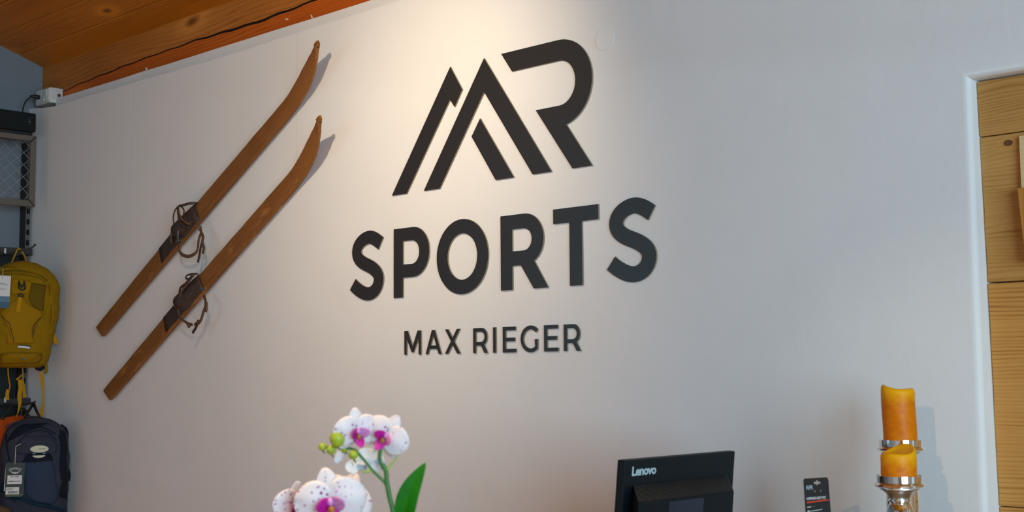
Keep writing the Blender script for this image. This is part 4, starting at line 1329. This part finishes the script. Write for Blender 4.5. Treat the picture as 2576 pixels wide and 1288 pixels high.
MB().prism([[(x_, -.0455 + 24 * x_ * x_ - .0022 * math.cos(x_ * 70)) for x_ in [i * .0022 - .022 for i in range(21)]] + [(.003, -.0425), (0, -.037), (-.003, -.0425)]], fn2, .0017, .0013).build('emblem', M_lightprint, ht2)
MB().prism([[(-.030, -.091), (.029, -.091), (.029, -.054), (-.030, -.054)]], fn2, .0018, .0013).build('sticker', M_paper, ht2)
MB().prism([[(-.035, -.135), (.019, -.135), (.019, -.105), (-.035, -.105)]], fn2, .0018, .0013).build('sticker', M_paper, ht2)
for zz, hh, segs in ((-.0615, .0030, ((-.018, .010), (-.005, .004), (.001, .015))), (-.0815, .0036, ((-.025, .022), (-.001, .006), (.007, .004), (.013, .009))), (-.1115, .0016, ((-.031, .030),)), (-.1150, .0016, ((-.031, .022),))):
    for x0_, w_ in segs:      # print too small to read
        MB().prism([[(x0_, zz), (x0_ + w_, zz), (x0_ + w_, zz + hh), (x0_, zz + hh)]], fn2, .0022, .0019).build('print_line', M_print, ht2)
bars = MB()
x_ = -.026
while x_ < .012:
    w_ = rnd.choice((.0008, .0014, .002))
    bars.prism([[(x_, -.131), (x_ + w_, -.131), (x_ + w_, -.121), (x_, -.121)]], fn2, .0022, .0018)
    x_ += w_ + rnd.choice((.0008, .0012))
bars.build('barcode', M_print, ht2)
MB().tube([fn2(-.002, -.006, .002), fn2(-.002, .045, .003), fn2(-.001, .070, -.004), fn2(.018, .080, -.012)], .0016, 6).build('string', M_string, ht2, smooth=True)

# orange pack tucked behind on the left, and a brown pack below
OO = onX(44, 1045, -5.95)
opk = Pack('backpack', 'orange backpack mostly hidden behind the slate blue one', (-5.95, OO.y, OO.z - .44), -4, [(0, .08), (.05, .12), (.3, .150), (.37, .142), (.41, .115), (.428, .08), (.437, .04), (.44, .01)], [(0, .03), (.1, .05), (.36, .05), (.42, .03), (.44, .01)], .44, M_org, seed=12)
opk.line(((0, 1074), (10, 1068), (22, 1062)), .002, M_org, 'seam', .003)
BO = onX(12, 1270, -5.50)
bpk = Pack('pouch', 'brown felt pouch top in the lower left corner below the packs', (-5.56, BO.y - .035, BO.z - .25), -20, [(0, .06), (.05, .09), (.19, .10), (.23, .075), (.245, .04), (.25, .01)], [(0, .04), (.1, .07), (.2, .06), (.24, .03), (.25, .01)], .25, M_brownf, seed=15)
bpk.root['category'] = 'pouch'

# ------------------------------------------------------------------ counter (below the frame)
CZ = 0.95
ct = thing('counter', 'wooden sales counter running out from the wall', 'counter', (-1.7, -1.0, 0))
bevel_mesh(MB().box((-2.30, -2.0, CZ - .04), (-1.02, -0.02, CZ)).build('worktop', M_counter, ct), .004)
MB().box((-2.24, -1.94, 0.08), (-1.08, -0.04, CZ - .0405)).build('body', M_pine, ct)
MB().box((-2.20, -1.90, 0.0), (-1.12, -0.06, 0.0795)).build('plinth', M_darksteel, ct)

# ------------------------------------------------------------------ monitor, seen from behind
XM = -1.82
tlc, trc = onX(1572.4, 1158.3, XM), onX(1849.7, 1135.4, XM)
my0, my1, mz1 = tlc.y, trc.y, (tlc.z + trc.z) / 2
lean = R(6.0)
mh = .265
mon = thing('monitor', 'black desktop monitor seen from behind on the counter', 'monitor', (XM - .02, (my0 + my1) / 2, CZ))


def mf(out, y, down):  # out of the back cover (+x), along y, down from the top edge
    return Vector((XM + out * math.cos(lean) - down * math.sin(lean), y, mz1 - down * math.cos(lean) - out * math.sin(lean)))


def mbox(o0, o1, ya, yb, d0, d1, name, mat, bev=.002):
    m_ = MB().box((o0, ya, d0), (o1, yb, d1), M=lambda p: mf(p.x, p.y, p.z))
    ob = m_.build(name, mat, mon)
    if bev: bevel_mesh(ob, bev)
    return ob


mbox(-.018, 0, my0, my1, 0, mh, 'back_cover', M_lcd, .0025)
mbox(-.0215, -.0185, my0 + .001, my1 - .001, .0015, mh - .001, 'screen', M_blackp, .0008)
def yat(px_, py_, o):
    p = onX(px_, py_, XM + o)
    return p
b0, b1 = onX(1592, 1222, XM - .006), onX(1826.8, 1196.6, XM - .006)
dn0 = (mz1 - (b0.z + b1.z) / 2) / math.cos(lean)
r0, r1 = onX(1614.4, 1265, XM + .048), onX(1851, 1238.7, XM + .048)
dn1 = (mz1 - (r0.z + r1.z) / 2) / math.cos(lean) - .048 * math.sin(lean)
ob_ = .052
hv = MB()
ya0, ya1, yr0, yr1 = b0.y, b1.y, r0.y - .004, r1.y
vsx = [mf(0, ya0, dn0), mf(0, ya1, dn0), mf(ob_, yr1, dn1), mf(ob_, yr0, dn1), mf(ob_, yr0, mh - .02), mf(ob_, yr1, mh - .02), mf(0, ya1, mh - .005), mf(0, ya0, mh - .005)]
hv.add(vsx, [(0, 1, 2, 3), (3, 2, 5, 4), (4, 5, 6, 7), (0, 3, 4, 7), (1, 6, 5, 2), (0, 7, 6, 1)])
bevel_mesh(hv.build('rear_housing', M_lcd, mon), .0012)
nf = 66
grille = thing_parent = None
gm = MB()
for i in range(nf):
    t0 = (i + .18) / nf
    t1 = (i + .68) / nf
    q = []
    for tt in (t0, t1):
        a_ = mf(0, ya0 + (ya1 - ya0) * tt, dn0); b_ = mf(ob_, yr0 + (yr1 - yr0) * tt, dn1)
        nrm = (mf(1, 0, 0) - mf(0, 0, 0)) * .55 + Vector((0, 0, .83))
        q.append((a_.lerp(b_, .03), a_.lerp(b_, .97), nrm.normalized() * .0022))
    (a0, b0_, n0), (a1, b1_, n1) = q
    gm.add([a0 - n0 * .3, a1 - n0 * .3, b1_ - n0 * .3, b0_ - n0 * .3, a0 + n0, a1 + n0, b1_ + n0, b0_ + n0], [(0, 1, 2, 3), (4, 7, 6, 5), (0, 4, 5, 1), (1, 5, 6, 2), (2, 6, 7, 3), (3, 7, 4, 0)])
gm.build('vent_ribs', M_lcdv, mon)
c0, c1 = onX(1692, 1263, XM + ob_), onX(1779, 1257, XM + ob_)
cd = (mz1 - c0.z) / math.cos(lean) - ob_ * math.sin(lean)
mbox(ob_ - .0005, ob_ + .0012, c0.y, c1.y, cd, cd + .10, 'cover_plate', M_lcdp, .0006)
lc = onX(1622.5, 1184.5, XM)
ld = (mz1 - lc.z) / math.cos(lean)
text_part('maker_print', 'Lenovo', .0275, lambda a, b_, d_: mf(.0006, lc.y + a * 1.12, ld - b_), M_logo, mon, bold=.0009, space=.92)
mbox(-.012, .03, (my0 + my1) / 2 - .035, (my0 + my1) / 2 + .035, mh - .03, (mz1 - CZ) / math.cos(lean) - .016, 'stand_neck', M_lcd, .003)
bevel_mesh(MB().box((XM - .13, (my0 + my1) / 2 - .10, CZ + .0002), (XM + .05, (my0 + my1) / 2 + .10, CZ + .014)).build('stand_base', M_lcd, mon), .003)

# ------------------------------------------------------------------ carded bicycle part
ZC = 2.92
ca, cb = at(2021, 1204, ZC - .012), at(2083, 1200.5, ZC + .022)
cdir = (cb - ca); cdir.z = 0
cw_ = cdir.length
cdir.normalize()
cn = Vector((cdir.y, -cdir.x, 0))
ctop = (ca.z + cb.z) / 2
cbase = Vector(((ca.x + cb.x) / 2, (ca.y + cb.y) / 2, CZ))
crd = thing('carded_part', 'black hanging card package with red stripe beside the monitor', 'package', cbase)


def cfn(a, b_, d_):   # a across, b down from the top, d towards the room; the card widens a little downwards and leans back
    k = 1 + .55 * b_ * 0
    return Vector((ca.x, ca.y, ctop)) + cdir * (a * k) + Vector((0, 0, -b_)) + cn * (d_ + .05 * b_)


ch_ = ctop - CZ - .001
hcx = cw_ * .54
rc = .006
out_ = [(0, .003), (.003, 0), (cw_ - rc, 0), (cw_ - rc * .3, rc * .3), (cw_, rc), (cw_ + .006, ch_), (0.003, ch_)]
euro = [(hcx - .0098, .0085), (hcx - .003, .0085), (hcx - .002, .0052), (hcx + .002, .0052), (hcx + .003, .0085), (hcx + .0098, .0085), (hcx + .0098, .0133), (hcx + .003, .0133), (hcx + .002, .0160), (hcx - .002, .0160), (hcx - .003, .0133), (hcx - .0098, .0133)]
hole1 = [(hcx - .0075 + .0016 * math.cos(a), .0290 + .0028 * math.sin(a)) for a in [i * .63 for i in range(10)]]
hole2 = [(hcx + .0095 + .0016 * math.cos(a), .0290 + .0028 * math.sin(a)) for a in [i * .63 for i in range(10)]]
MB().prism([out_, euro, hole1, hole2], cfn, .0006, -.0006).build('card', M_card, crd)
text_part('print', 'RFR', .0135, lambda a, b_, d_: cfn(.0045 + a, .0208 - b_ * 1.0, .0010), M_logo, crd, align='LEFT', shear=.1, space=.85)
text_part('print', 'SUSPENSION SEAT POST', .0068, lambda a, b_, d_: cfn(0.0045 + a * .82, .0442 - b_ * 1.15, .0010), M_paper, crd, align='LEFT', bold=.0001, space=.92)
MB().prism([[(.005, .0505), (cw_ - .003, .0483), (cw_ - .003, .0510), (.005, .0540)]], cfn, .0010, .0007).build('red_stripe', M_red, crd)
MB().prism([[(.005, .0620), (.016, .0612), (.016, .0632), (.005, .0640)]], cfn, .0010, .0007).build('print_bar', M_lightprint, crd)
MB().prism([[(.0165, .0612), (.027, .0604), (.027, .0630), (.0165, .0634)]], cfn, .0010, .0007).build('print_bar', M_print, crd)
for zz in (.070, .083, .096):
    MB().prism([[(.0055, zz), (.0115, zz - .0004), (.0115, zz + .0085), (.0055, zz + .0090)]], cfn, .0010, .0007).build('icon', M_lightprint, crd)
    MB().prism([[(.0085, zz + .0018), (.0100, zz + .0068), (.0070, zz + .0068)]], cfn, .0013, .0011).build('icon_mark', M_card, crd)
    MB().prism([[(.0135, zz + .001), (.048, zz - .0012), (.048, zz + .0003), (.0135, zz + .0025)]], cfn, .0010, .0007).build('print_line', M_logo, crd)
    MB().prism([[(.0135, zz + .0045), (.038, zz + .003), (.038, zz + .0042), (.0135, zz + .0057)]], cfn, .0010, .0007).build('print_line', M_print, crd)
MB().tube([cfn(cw_ / 2, .14, .018), cfn(cw_ / 2, ch_ - .01, .018)], .0145, 16).build('seat_post', M_darksteel, crd, smooth=40)

# ------------------------------------------------------------------ candles on silver holders
def holder(px_, py_cup, Z, rcup, label, seed):
    c = at(px_, py_cup, Z)
    hgt = c.z - CZ
    h = thing('candle_holder', label, 'candle holder', (c.x, c.y, CZ), 'pair of silver candle holders')
    k = rcup / .0475
    rim = MB().lathe([(.036 * k, 0), (.0455 * k, 0), (.0462 * k, .001), (.0462 * k, -.0135), (.0455 * k, -.0145), (.036 * k, -.0145)], c, 48)
    rim.lathe([(.040 * k, -.0145), (.0490 * k, -.0150), (.0512 * k, -.018), (.0505 * k, -.0215), (.046 * k, -.024), (.030 * k, -.024)], c, 48)
    rim.build('cup', M_chrome, h, smooth=30)
    MB().lathe([(.0, -.012), (.0362 * k, -.012), (.0362 * k, -.004), (0, -.004)], c, 32).build('cup_floor', M_chrome, h)
    MB().lathe([(.030 * k, -.0235), (.0445 * k, -.0242), (.035 * k, -.031), (.027 * k, -.038), (.0225 * k, -.046), (.021 * k, -.0485)], c, 44, wob=lambda a, i, r_, z_: (r_ * (1 + .012 * math.sin(22 * a)), z_)).build('neck', M_chrome2, h, smooth=True)
    MB().lathe([(.021 * k, -.0480), (.0235 * k, -.0495), (.0245 * k, -.0515), (.0235 * k, -.0535), (.019 * k, -.0545)], c, 44).build('collar', M_chrome, h, smooth=True)
    body = [(.0195 * k, -.0540), (.0225 * k, -.060), (.0265 * k, -.072), (.030 * k, -.090), (.033 * k, -.115), (.034 * k, -.145), (.030 * k, -.185), (.021 * k, -.225), (.0155 * k, -.245)]
    bz = hgt
    prof = [(r_, z_) for r_, z_ in body if -z_ < bz - .04]
    MB().lathe(prof, c, 72, wob=lambda a, i, r_, z_: (r_ * (1 + .035 * abs(math.sin(9 * a)) * min(1, i / 2)), z_)).build('fluted_body', M_chrome, h, smooth=True)
    zt = prof[-1][1]
    MB().lathe([(.018 * k, zt + .001), (.026 * k, zt - .004), (.020 * k, zt - .008), (.030 * k, -bz + .022), (.052 * k, -bz + .012), (.056 * k, -bz + .006), (.056 * k, -bz + .0003)], c, 48).build('foot', M_chrome, h, smooth=40)
    return c


def candle(c, r, prof_h, label, rimfn, seed, lean_=(0, 0)):
    rr = random.Random(seed)
    t = thing('candle', label, 'candle', (c.x, c.y, c.z - .0038), 'amber pillar candles')
    nv, seg = 26, 56
    mb = MB()
    z0 = -.0038
    ph = [rr.uniform(0, 6) for _ in range(4)]

    zmean = sum(rimfn(2 * PI * k / 40) for k in range(40)) / 40

    def ring(f, inset, dz=0):
        out = []
        for k in range(seg):
            a = 2 * PI * k / seg
            zt = rimfn(a) if inset > .9 else zmean + (rimfn(a) - zmean) * inset / .9
            z = z0 + (zt - z0) * f + dz
            rad = (r * (1 + .012 * math.sin(2 * a + ph[0]) + .008 * math.sin(5 * a + 9 * f + ph[1])) + .0015 * max(0, f - .8) * 5 * math.sin(a + ph[2])) * inset
            out.append(Vector((c.x + lean_[0] * (z - z0) + rad * math.cos(a), c.y + lean_[1] * (z - z0) + rad * math.sin(a), c.z + z)))
        return out
    e_ = .012 / prof_h                    # rounded shoulder, about a centimetre high
    rings = [ring(i / nv * (1 - e_), 1) for i in range(nv + 1)]
    rings += [ring(1 - .6 * e_, .985), ring(1 - .3 * e_, .955), ring(1 - .08 * e_, .905), ring(1, .85), ring(1 - .1 * e_, .79), ring(1 - .35 * e_, .68), ring(1 - .5 * e_, .45), ring(1 - .55 * e_, .05)]
    for rg in rings: mb.v += rg
    for i in range(len(rings) - 1):
        for k in range(seg):
            mb.f.append([i * seg + k, i * seg + (k + 1) % seg, (i + 1) * seg + (k + 1) % seg, (i + 1) * seg + k])
            mb.m.append(0)
    mb.f.append([k for k in reversed(range(seg))]); mb.m.append(0)
    mb.f.append([(len(rings) - 1) * seg + k for k in range(seg)]); mb.m.append(0)
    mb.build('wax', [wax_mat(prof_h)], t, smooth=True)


vdir = math.atan2(-cf.y, -cf.x)     # direction towards the camera
rdir = math.atan2(cr.y, cr.x)       # image right
cB = holder(2265.5, 1107, 2.93, .0475, 'taller silver candle holder standing behind, nearer the wall', 1)
cF = holder(2261.5, 1197, 2.80, .0480, 'shorter silver candle holder standing in front', 2)
hB, hF = .1215, .056


def rim_tall(a):
    e = a - rdir                       # 0 right, pi left, vdir side is the front
    return hB - .006 + .0042 * math.exp(-((math.atan2(math.sin(e - PI), math.cos(e - PI)) / .8) ** 2)) + .0022 * math.cos(2 * e + .4) - .0022 * math.cos(e)


def rim_short(a):
    e = a - rdir
    return hF - .001 + .0095 * math.cos(e - .75) + .0035 * math.cos(2 * e - 1.2)


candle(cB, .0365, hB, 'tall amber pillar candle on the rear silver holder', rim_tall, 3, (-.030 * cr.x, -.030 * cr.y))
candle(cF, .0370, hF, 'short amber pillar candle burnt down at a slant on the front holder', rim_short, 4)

# ------------------------------------------------------------------ orchid
ZO = 2.08
ob0 = at(1000, 1300, ZO)
orch = thing('orchid', 'white orchid with magenta centres and green buds, blurred in front', 'orchid', (ob0.x, ob0.y, CZ))


def op(x, y, dz=0.0): return at(x, y, ZO + dz)


MB().tube(catmull([Vector((ob0.x + .012, ob0.y, CZ + .10)), op(1002, 1400), op(989, 1290), op(980, 1250), op(973, 1212), op(971, 1186), op(964, 1172), op(957, 1162), op(955, 1143, .004), op(960, 1118, .012)], 6), [.0042] * 12 + [.0040] * 14 + [.0038] * 12 + [.0030] * 17, 10).build('stem', M_stem, orch, smooth=True)
MB().tube(catmull([op(970, 1218), op(965, 1211), op(950, 1196), op(935, 1181), op(920, 1162), op(906, 1146), op(894, 1133), op(870, 1126), op(845, 1124), op(816, 1125)], 6), .0024, 8).build('branch', M_stem, orch, smooth=True)
MB().tube(catmull([op(973, 1182), op(982, 1172), op(994, 1158), op(1004, 1144)], 5), [.0024, .0024, .0023, .0022, .0021, .002, .0019, .0018, .0016, .0014, .0013, .0012, .0011, .001, .0008, .0006], 8).build('bract', M_bract, orch, smooth=True)
MB().tube(catmull([op(935, 1183), op(928, 1186), op(918, 1188), op(910, 1182)], 5), [.0022] * 8 + [.0018] * 8, 8).build('bract', M_bract, orch, smooth=True)
for (x, y, r_, e, dz) in ((849, 1103, .0125, 1.12, -.01), (811, 1124, .0066, .95, 0), (833, 1132, .0075, 1.0, -.006), (867, 1128, .0060, 1.2, .004), (889, 1144, .0078, .95, -.012)):
    c = op(x, y, dz)
    M3 = Matrix((cr, cf, cu)).transposed()
    bd = MB().ball(c, r_, r_, r_ * e, 16, 11, M=M3).build('bud', M_bud, orch, smooth=True)
    MB().tube([c - cu * r_ * .8, c - cu * r_ * 1.5 + cr * .004], .0014, 6).build('bud_stalk', M_stem, bd)


def petal_fn(c, dirv, upv, nrm, length, width, cup, tipw=.5, ripple=.0, base=.12):
    """a petal growing from c along dirv; upv spans its width; nrm faces out"""
    def fn(u, v):
        w = width * (math.sin(PI * min(1, (v * .86 + base))) ** .62)
        a = (u - .5) * 2
        p = c + dirv * (length * v) + upv * (a * w / 2)
        bend = cup * (v ** 1.6) * length - .10 * width * (1 - a * a) * math.sin(PI * v) * (-1)
        return p + nrm * (bend + ripple * math.sin(a * 5 + v * 4))
    return fn


def flower(px_, py_, dz, size, yaw, pit, roll, back=False):
    c = op(px_, py_, dz)
    # basis: facing the camera, then turned
    Rm = Matrix.Rotation(roll, 3, cf) @ Matrix.Rotation(yaw, 3, cu) @ Matrix.Rotation(pit, 3, cr)
    r_, u_, n_ = Rm @ cr, Rm @ cu, Rm @ (-cf)
    if back: n_ = -n_; r_ = -r_
    pm = M_petal if not back else M_petalb
    fl_ = MB().ball(c - n_ * size * .05, size * .1, size * .1, size * .1, 10, 7).build('flower', pm, orch, smooth=True)

    def dirv(deg): return r_ * math.cos(R(deg)) + u_ * math.sin(R(deg))
    for deg, ln, wd, off, cup in ((92, .98, .66, -.03, -.10), (215, .92, .60, -.03, -.12), (325, .92, .60, -.03, -.12), (14, 1.0, 1.22, .03, -.06), (166, 1.0, 1.22, .03, -.06)):
        d_ = dirv(deg)
        w_ = n_.cross(d_)
        nm = 'petal' if wd > 1 else 'sepal'
        MB().grid(12, 12, petal_fn(c + n_ * (off * size), d_, w_, n_, ln * size, wd * size, cup, ripple=size * .012)).build(nm, pm, fl_, smooth=True, solid=.0007)
    if not back:
        # lip: two upright side lobes, a forward mid lobe and the callus
        for sgn_ in (-1, 1):
            d_ = (r_ * sgn_ * .78 + u_ * .25 + n_ * .55).normalized()
            MB().grid(8, 8, petal_fn(c + n_ * size * .05 - u_ * size * .02, d_, n_.cross(d_).normalized() * 1, n_, size * .48, size * .44, .35)).build('lip_lobe', M_lip if sgn_ < 0 else M_lip2, fl_, smooth=True, solid=.0007)
        d_ = (-u_ * .85 + n_ * .5).normalized()
        MB().grid(8, 8, petal_fn(c + n_ * size * .08 - u_ * size * .05, d_, r_, n_, size * .52, size * .42, .25)).build('lip', M_lip, fl_, smooth=True, solid=.0008)
        MB().ball(c + n_ * size * .22 - u_ * size * .13, size * .11, size * .11, size * .13, 10, 7).build('callus', M_callus, fl_, smooth=True)
        MB().ball(c + n_ * size * .14 + u_ * size * .10, size * .085, size * .085, size * .12, 10, 7).build('column', M_lip2, fl_, smooth=True)
        # dark freckles around the centre
        for (a_, rr_, q) in ((120, .42, .045), (150, .36, .05), (60, .40, .04), (35, .48, .04), (100, .30, .035), (165, .50, .035), (18, .34, .04)):
            d_ = dirv(a_)
            MB().ball(c + d_ * size * rr_ + n_ * size * .085, size * q, size * q, size * q, 8, 6).build('freckle', M_lip2 if a_ in (35, 60) else plain('freckle_plum', rgb(130, 50, 110), .6), fl_, smooth=True)
    return fl_


flower(898, 1088, 0.0, .040, R(28), R(8), R(-4))
flower(970, 1100, .006, .040, R(-10), R(6), R(32))
flower(930, 1160, .022, .026, R(-20), R(-25), R(30), back=True)
flower(900, 1172, .026, .020, R(20), R(-30), R(-20), back=True)
flower(832, 1268, -.02, .058, R(8), R(4), R(-8))
flower(742, 1275, .03, .042, R(40), R(4), R(10))
flower(860, 1262, .07, .052, R(-15), R(-10), R(25))
# drooping outer sepal of a half opened flower
c = op(866, 1128, .01)
dv = (op(842, 1168, .01) - c).normalized()
MB().grid(8, 8, petal_fn(c, dv, (-cf).cross(dv).normalized(), -cf, .028, .013, .1)).build('sepal', M_petal, orch, smooth=True, solid=.0008)
# strap leaf
lb, ltip = op(1016, 1330, .01), op(1071, 1163, .02)
ld_ = (ltip - lb)
lw = (-cf).cross(ld_.normalized()).normalized()


def leaf_fn(u, v):
    w = .034 * (math.sin(PI * (.18 + .82 * v)) ** .75)
    a = (u - .5) * 2
    return lb + ld_ * v - lw * (a * w / 2) + (-cf) * (.010 * abs(a) * (1 - v) + .008 * math.sin(PI * v)) - lw * (.010 * math.sin(PI * v) * -1)


MB().grid(10, 24, leaf_fn).build('leaf', M_leaf, orch, smooth=True, solid=.0016)
for (dx, dy, hh, wd) in ((-.10, .02, .09, .05), (.08, -.06, .07, .05), (.03, .09, .10, .045), (.05, .03, .16, .04)):
    b0_ = Vector((ob0.x + .01, ob0.y, CZ + .105))
    tv = Vector((dx, dy, 0))
    sd = tv.cross(Vector((0, 0, 1))).normalized()
    MB().grid(8, 14, lambda u, v: b0_ + tv * v + Vector((0, 0, hh * math.sin(PI * v * .62))) + sd * ((u - .5) * wd * math.sin(PI * (.12 + .86 * v)) ** .7)).build('leaf', M_leaf, orch, smooth=True, solid=.002)
pot = Vector((ob0.x + .01, ob0.y, CZ))
MB().lathe([(.036, .0003), (.040, .004), (.052, .105), (.0545, .108), (.0545, .112), (.0495, .112), (.047, .100)], pot, 40).build('pot', M_pot, orch, smooth=40)
MB().lathe([(.0, .090), (.0478, .096), (.030, .104), (0, .106)], pot, 24).build('soil', M_soil, orch, smooth=True)
